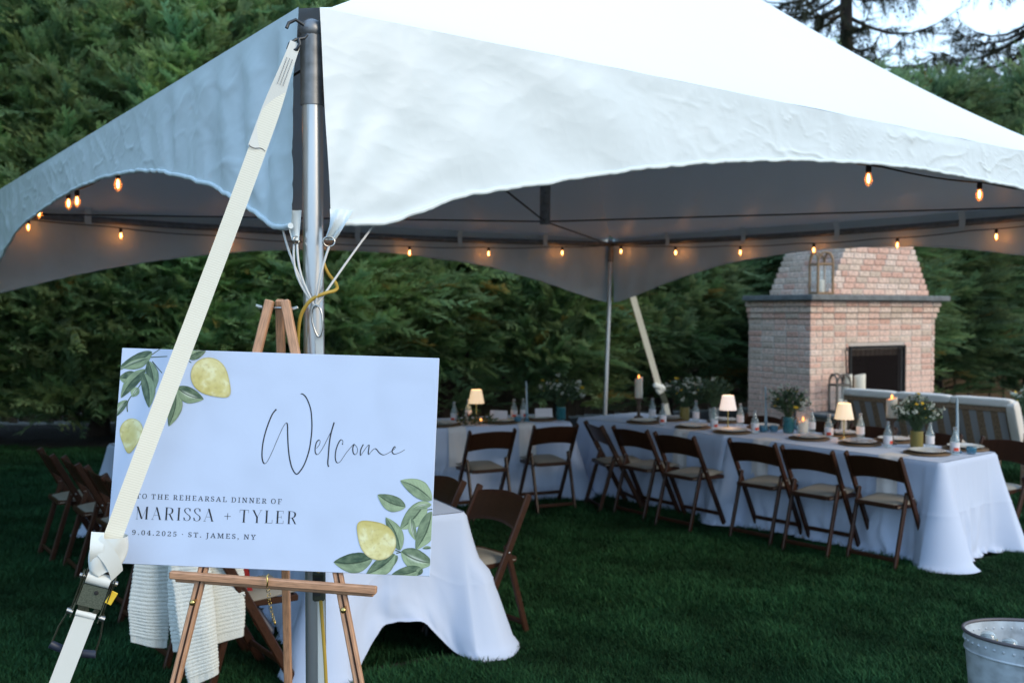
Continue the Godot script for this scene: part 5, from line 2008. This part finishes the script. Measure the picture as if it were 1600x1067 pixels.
func small_text(board: Node3D, text: String, u0: float, u1: float, v: float, cap: float) -> void:
	var f := SystemFont.new()
	f.font_names = PackedStringArray(["Droid Serif"])
	var fv := FontVariation.new()
	fv.base_font = f
	fv.spacing_glyph = 9
	fv.spacing_space = 6
	var tm := TextMesh.new()
	tm.text = text
	tm.font = fv
	tm.font_size = 48
	tm.pixel_size = cap / 1000.0 / 34.0
	tm.depth = 0.0003
	tm.curve_step = 1.0
	tm.horizontal_alignment = HORIZONTAL_ALIGNMENT_LEFT
	tm.vertical_alignment = VERTICAL_ALIGNMENT_BOTTOM
	var box := tm.get_aabb()
	var sx := (u1 - u0) / 1000.0 / maxf(box.size.x, 0.001)
	var o := MeshInstance3D.new()
	o.name = "small_lettering"
	o.mesh = tm
	o.material_override = M.ink
	o.transform = Transform3D(Basis.from_scale(Vector3(sx, 1, 1)), sp(u0, v, 0.0003) - Vector3(box.position.x * sx, box.position.y, 0))
	board.add_child(o, true)

func welcome_sign() -> void:
	var tl := P(-1.121, 1.695, 2.76)
	var tr := P(-0.207, 1.673, 2.72)
	var bl := P(-1.141, 1.100, 2.68)
	var br := P(-0.225, 1.067, 2.64)
	var c := (tl + tr + bl + br) / 4
	var x := (tr - tl + br - bl).normalized()
	var y := (tl - bl + tr - br).normalized()
	y = (y - x * y.dot(x)).normalized()
	var t := thing("welcome_sign", "large white rehearsal dinner welcome board printed with lemons and leaves", "sign")
	t.transform = Transform3D(Basis(x, y, x.cross(y)), c)
	var g := Geo.new()
	g.box(at(Vector3.ZERO), Vector3(SW, SH, 0.006), 0.0012)
	part(t, "board", g, M.sign_board)
	var strokes := [
		[457.2, 161.3, 447.5, 174.8, 437.3, 203.1, 428.8, 237.1, 425.2, 266.5, 425.6, 292.7, 429.5, 308.6, 434.8, 313.4, 441.8, 306.7, 453.6, 280.1, 467.7, 241.6, 480.7, 209.0, 489.0, 197.6, 492.9, 204.2, 494.9, 229.0, 498.6, 263.9, 505.0, 298.6, 513.8, 324.4, 525.8, 339.1, 536.3, 330.9, 548.3, 308.7, 558.2, 273.5, 562.2, 238.4, 562.7, 203.4, 558.4, 165.4, 551.2, 142.2, 541.3, 123.4, 531.9, 114.8, 526.5, 114.1],
		[579.0, 265.5, 586.7, 255.1, 588.5, 244.8, 584.5, 242.0, 578.1, 249.5, 575.4, 264.2, 576.7, 277.2, 582.2, 282.8, 589.3, 276.8, 598.7, 260.5, 611.9, 230.9, 621.1, 210.2, 625.5, 191.1],
		[625.5, 191.1, 618.7, 219.0, 615.1, 248.3, 614.0, 283.1, 613.7, 306.3, 616.8, 315.5],
		[652.5, 251.3, 653.0, 242.6, 647.5, 239.0, 640.7, 248.8, 634.9, 267.9, 633.9, 288.2, 637.4, 301.1, 643.4, 303.5, 650.4, 297.8, 664.0, 275.6, 677.7, 257.7, 684.7, 250.2, 682.3, 260.5, 683.8, 273.4, 689.0, 279.0, 694.6, 274.5, 695.5, 262.9, 690.7, 254.4, 684.6, 249.4],
		[711.0, 250.8, 705.7, 262.5, 704.2, 274.2, 705.7, 280.5, 711.9, 271.0, 721.5, 256.2, 727.6, 250.8, 727.5, 261.8, 726.6, 273.4, 728.8, 276.8, 735.1, 268.7, 743.5, 260.6, 749.4, 262.4, 757.1, 270.8, 766.0, 276.3, 773.3, 276.3, 783.2, 271.4, 794.5, 263.8, 801.5, 257.7, 802.7, 253.4, 799.3, 253.5, 794.4, 262.3, 794.7, 269.5, 800.7, 273.6, 812.2, 270.3, 823.5, 264.2, 829.1, 260.0]]
	g = Geo.new()
	for k in strokes.size():
		var big := 1.0 if k in [0, 2] else 0.85
		pen(g, smooth(strokes[k], 8), func(d, f): return lerpf(1.3, 3.5 * big, smoothstep(-0.6, 0.9, d.y) if not (k == 0 and f > 0.6) else 0.95) * (1.0) * (1.0 if k > 0 or f < 0.97 else 0.8), 0.0004)
	for q in [[457.2, 161.3, 2.3], [652.3, 250.8, 1.8], [711.0, 251.0, 1.7], [526.5, 114.4, 1.2], [616.0, 315.0, 1.1]]:
		dot(g, Vector2(q[0], q[1]), q[2], 0.0006)
	part(t, "script_lettering", g, M.ink)
	g = Geo.new()
	var pitch := {"M": 1.28, "A": 1.10, "R": 1.02, "I": 0.56, "S": 0.82, "T": 1.05, "Y": 1.04, "L": 0.90, "E": 0.94, "+": 0.62}
	glyphs(g, "MARISSA + TYLER", 77.0, 446.5, 34.5, -0.008, pitch)
	part(t, "name_lettering", g, M.ink)
	small_text(t, "TO THE REHEARSAL DINNER OF", 74, 489, 424, 13.5)
	small_text(t, "9.04.2025 \u00b7 ST. JAMES, NY", 70, 422, 529, 13.0)
	# print: stems, leaves, lemons
	g = Geo.new()
	g.col = srgb(0.26, 0.33, 0.22)
	for s in [[-2, 60, 48, 42, 77, 25, 112, -1], [77, 25, 134, 20], [91, 36, 122, 68], [30, 182, 30, 150, 62, 103, 73, 60, 81, 33], [191, 28, 205, 36], [816, 538, 831, 543, 834, 546], [914, 422, 888, 426], [819, 546, 834, 543], [871, 585, 895, 585]]:
		pen(g, smooth(s, 6), func(_t, f): return 3.2 - 1.2 * f, 0.0003)
	part(t, "printed_stem", g, M["print"])
	var upper := [[89, 9, -2, 55, 35, 0.35], [80, 27, -1, 64, 9, 0.5], [53, 79, -2, 86, 34, 0.4], [56, 112, 41, 139, 22, 0.9], [80, 34, 99, 127, 29, 0.4], [74, 59, 8, 143, 30, 0.35], [69, 69, 92, 168, 32, 0.45], [27, 149, -6, 199, 21, 0.4], [166, 112, 153, 219, 34, 0.5], [168, 109, 248, 139, 37, 0.45], [194, 23, 245, -1, 29, 0.6]]
	var lower := [[912, 397, 821, 346, 40, 0.9], [839, 419, 759, 388, 37, 0.6], [911, 409, 860, 422, 18, 0.95], [894, 402, 827, 480, 46, 0.85], [856, 448, 874, 511, 18, 0.7], [913, 428, 873, 535, 43, 0.75], [830, 538, 785, 449, 33, 0.6], [754, 563, 645, 578, 46, 0.35], [823, 552, 777, 606, 27, 0.6], [816, 549, 738, 608, 40, 0.55], [832, 541, 923, 570, 46, 0.6], [891, 585, 809, 605, 33, 0.5], [893, 585, 880, 604, 15, 0.4], [892, 530, 919, 528, 7, 0.5]]
	var k := 0
	for a in upper + lower:
		var lift := 0.0004 + 0.00006 * (k % 14)
		if k == 19 or k == 20 or k == 17:
			lift += 0.0005
		part(t, "printed_leaf", leaf(a, k, lift), M["print"])
		k += 1
	part(t, "printed_lemon", lemon(Vector2(259, 72), Vector2(321, 127), 55.0, 3, 0.0014), M["print"])
	part(t, "printed_lemon", lemon(Vector2(46, 236), Vector2(43, 299), 36.0, 17, 0.0014), M["print"])
	part(t, "printed_lemon", lemon(Vector2(766, 516), Vector2(709, 466), 53.0, 29, 0.0014), M["print"])

# ---------------------------------------------------------------- things by the sign
func near_things() -> void:
	# yellow cord round the leg, and its outlet box
	var t := thing("extension_cord", "yellow extension cord looped on the near pole above outlet box", "cord")
	var raw := [[-0.600, 2.60, 2.91], [-0.595, 2.2, 2.91], [-0.570, 1.96, 2.90], [-0.525, 1.885, 2.87], [-0.520, 1.865, 2.83], [-0.545, 1.855, 2.80], [-0.585, 1.835, 2.795], [-0.615, 1.79, 2.80], [-0.627, 1.72, 2.815], [-0.628, 1.60, 2.83], [-0.612, 1.35, 2.815], [-0.575, 1.12, 2.79], [-0.563, 1.02, 2.785], [-0.558, 0.94, 2.785], [-0.545, 0.72, 2.785], [-0.538, 0.35, 2.79], [-0.52, 0.02, 2.80], [-0.35, 0.012, 2.95], [0.2, 0.012, 3.6]]
	var flat := []
	for q in raw:
		flat.append(P(q[0], q[1], q[2]))
	var c := Curve3D.new()
	for i in flat.size():
		var tan: Vector3 = (flat[mini(i + 1, flat.size() - 1)] - flat[maxi(i - 1, 0)]) / 6.0
		c.add_point(flat[i], -tan, tan)
	c.bake_interval = 0.015
	var g := Geo.new()
	g.tube(Array(c.get_baked_points()), 0.0055, 8)
	part(t, "cord", g, M.cord_yellow)
	g = Geo.new()
	g.box(at(P(-0.566, 1.000, 2.792), ry(0.2)), Vector3(0.036, 0.085, 0.03), 0.005)
	part(t, "outlet_box", g, M.outlet)
	g = Geo.new()
	for k in 2:
		g.box(at(P(-0.568, 1.018 - 0.032 * k, 2.7755), ry(0.2)), Vector3(0.022, 0.022, 0.003), 0.001)
	part(t, "socket_face", g, M.dark_steel)
	# cardigan over the chair back
	var k := thing("knit_cardigan", "white ribbed knit cardigan hung over a chair below the sign", "cardigan")
	var knit := func(name: String, path: Array, ax: Array, bz: Array, sd: float):
		# path: centre line; ax, bz: half widths across and in depth
		var n := path.size()
		var len := 0.0
		for i in n - 1:
			len += path[i].distance_to(path[i + 1])
		var rows := int(len / 0.0032)
		var gg := Geo.new()
		gg.grid(64, rows, func(u, v):
			var f: float = v * (n - 1)
			var i := mini(int(f), n - 2)
			var h := f - i
			var p: Vector3 = path[i].lerp(path[i + 1], h)
			var a := lerpf(ax[i], ax[i + 1], h)
			var b := lerpf(bz[i], bz[i + 1], h)
			var w: float = u * TAU
			var d: float = v * len
			var cuff := smoothstep(len - 0.042, len - 0.036, d)
			var rib := 0.0042 * pow(absf(sin(d * PI / 0.0165)), 0.6) + (0.0012 * sin(w * 46.0) if fmod(d, 0.0165 * 3) > 0.0165 * 2 else 0.0)
			rib = lerpf(rib, 0.0008 * sin(w * 50.0), cuff)
			var fold := 1.0 + 0.35 * sin(w * 3.0 + sd + v * 1.6) + 0.10 * noise.get_noise_3d(cos(w) + sd, sin(w), v * 3.0)
			var q := Vector3(cos(w) * (a * (1.0 + 0.03 * noise.get_noise_2d(v * 4, sd)) + rib), 0, sin(w) * (b * fold + rib))
			if v > 0.996:
				q *= 0.86
			var drop: float = 0.022 * cos(w) * sin(sd * 2.0) * v
			return p + Vector3(q.x * 0.93 + q.z * 0.2, drop, q.z * 0.95 - q.x * 0.28), true)
		part(k, name, gg, M.knit)
	knit.call("body", [P(-1.42, 0.86, 4.42), P(-1.40, 0.66, 4.36), P(-1.39, 0.5, 4.34), P(-1.38, 0.29, 4.33)], [0.15, 0.165, 0.170, 0.158], [0.035, 0.032, 0.03, 0.028], 0.7)
	knit.call("sleeve", [P(-1.60, 0.84, 4.40), P(-1.635, 0.66, 4.37), P(-1.655, 0.45, 4.35), P(-1.66, 0.28, 4.35)], [0.075, 0.088, 0.090, 0.080], [0.025, 0.022, 0.02, 0.018], 2.2)
	knit.call("sleeve", [P(-1.48, 0.84, 4.30), P(-1.435, 0.62, 4.27), P(-1.40, 0.38, 4.24), P(-1.375, 0.16, 4.24)], [0.07, 0.085, 0.078, 0.066], [0.02, 0.02, 0.02, 0.018], 4.0)
	# bag strap and slim navy umbrella hanging by the seat
	var b := thing("folded_umbrella", "slim navy folded umbrella with red strap hanging from the chair", "umbrella")
	g = Geo.new()
	g.tube([P(-1.262, 0.47, 4.55), P(-1.255, 0.44, 4.55), P(-1.20, 0.36, 4.53), P(-1.145, 0.29, 4.52), P(-1.138, 0.275, 4.52)], [0.006, 0.016, 0.021, 0.019, 0.008], 12)
	part(b, "closed_canopy", g, M.navy)
	g = Geo.new()
	g.strip([P(-1.28, 0.60, 4.56), P(-1.255, 0.52, 4.54), P(-1.235, 0.43, 4.52), P(-1.215, 0.35, 4.50), P(-1.17, 0.275, 4.50)], Vector3(0.9, 0.35, 0), 0.026)
	part(b, "strap", g, M.red)
	g = Geo.new()
	g.blob(P(-1.212, 0.352, 4.495), Vector3(0.009, 0.009, 0.006))
	part(b, "snap", g, M.red)

func tub() -> void:
	var t := thing("beverage_tub", "pale galvanised oval drinks tub with riveted rim at lower right", "tub", P(2.20, 0.0, 3.92), -0.35)
	var a := 0.31
	var b := 0.20
	var h := 0.475
	var shape := func(f: float, y: float, grow: float) -> Vector3:
		var w := f * TAU
		var k := lerpf(0.86, 1.0, y / h)
		return Vector3(cos(w) * (a * k + grow), y, sin(w) * (b * k + grow))
	var g := Geo.new()
	var rows := [[0.0, 0.0], [0.0, 0.2], [0.0, 0.385], [0.005, 0.388], [0.006, 0.392], [0.005, 0.396], [0.0, 0.399], [0.0, 0.465], [-0.003, 0.466], [-0.003, 0.40], [-0.003, 0.2], [-0.003, 0.02]]
	g.grid(96, rows.size() - 1, func(u, v):
		var r: Array = rows[int(round(v * (rows.size() - 1)))]
		return shape.call(u, r[1], r[0]), true)
	part(t, "tub_wall", g, M.galvanised)
	g = Geo.new()
	g.lathe([[0.0, 0.012], [0.98, 0.012]], 48, Transform3D(Basis.from_scale(Vector3(a * 0.86, 1, b * 0.86)), Vector3.ZERO))
	part(t, "tub_floor", g, M.galvanised)
	g = Geo.new()
	var pts := []
	for i in 97:
		pts.append(shape.call(i / 96.0, 0.468, 0.001))
	g.tube(pts, 0.0075, 8, false)
	part(t, "rolled_rim", g, M.tub_rim)
	var rv := Geo.new()
	rv.blob(Vector3.ZERO, Vector3(0.0065, 0.0065, 0.0055), 9, 6)
	var rm := rv.mesh()
	for i in 46:
		var p: Vector3 = shape.call(i / 46.0, 0.432, 0.0)
		part(t, "rivet", rm, M.galvanised, at(p))
	g = Geo.new()
	g.box(at(shape.call(0.36, 0.2, 0.001), ry(-0.36 * TAU + PI / 2)), Vector3(0.004, 0.37, 0.003), 0.001)
	part(t, "seam", g, M.galvanised)
	# drinks standing inside, only their tops show
	var sp2 := [[-0.255, 0.02, "glass jar top peeking over the tub rim at left"], [-0.17, 0.105, "glass jar top beside the near rim of the tub"], [-0.03, -0.03, "glass jar in the middle of the tub"]]
	var proto: Node3D = null
	for k in sp2.size():
		var o: Node3D
		if proto == null:
			o = thing("glass_jar", sp2[k][2], "jar", Vector3.ZERO, 0.0, "glass jars in the tub")
			g = Geo.new()
			g.lathe([[0.0, 0.0], [0.034, 0.0], [0.036, 0.01], [0.036, 0.40], [0.034, 0.43], [0.026, 0.447], [0.012, 0.454], [0.0, 0.455]], 20)
			part(o, "jar_glass", g, M.bottle_glass)
			g = Geo.new()
			g.lathe([[0.0, 0.436], [0.028, 0.436], [0.029, 0.426], [0.029, 0.40], [0.0, 0.40]], 18)
			part(o, "lid", g, M.dark_alu)
			g = Geo.new()
			g.grid(8, 2, func(u, v): return Vector3(sin(lerpf(0.6, 1.7, u)) * 0.0366, lerpf(0.36, 0.425, v), cos(lerpf(0.6, 1.7, u)) * 0.0366))
			part(o, "jar_label", g, M.yellow_tag)
			proto = o
		else:
			o = dup(proto, sp2[k][2])
		o.position = t.transform * Vector3(sp2[k][0] * 0.85, 0.014, sp2[k][1] * 0.8)
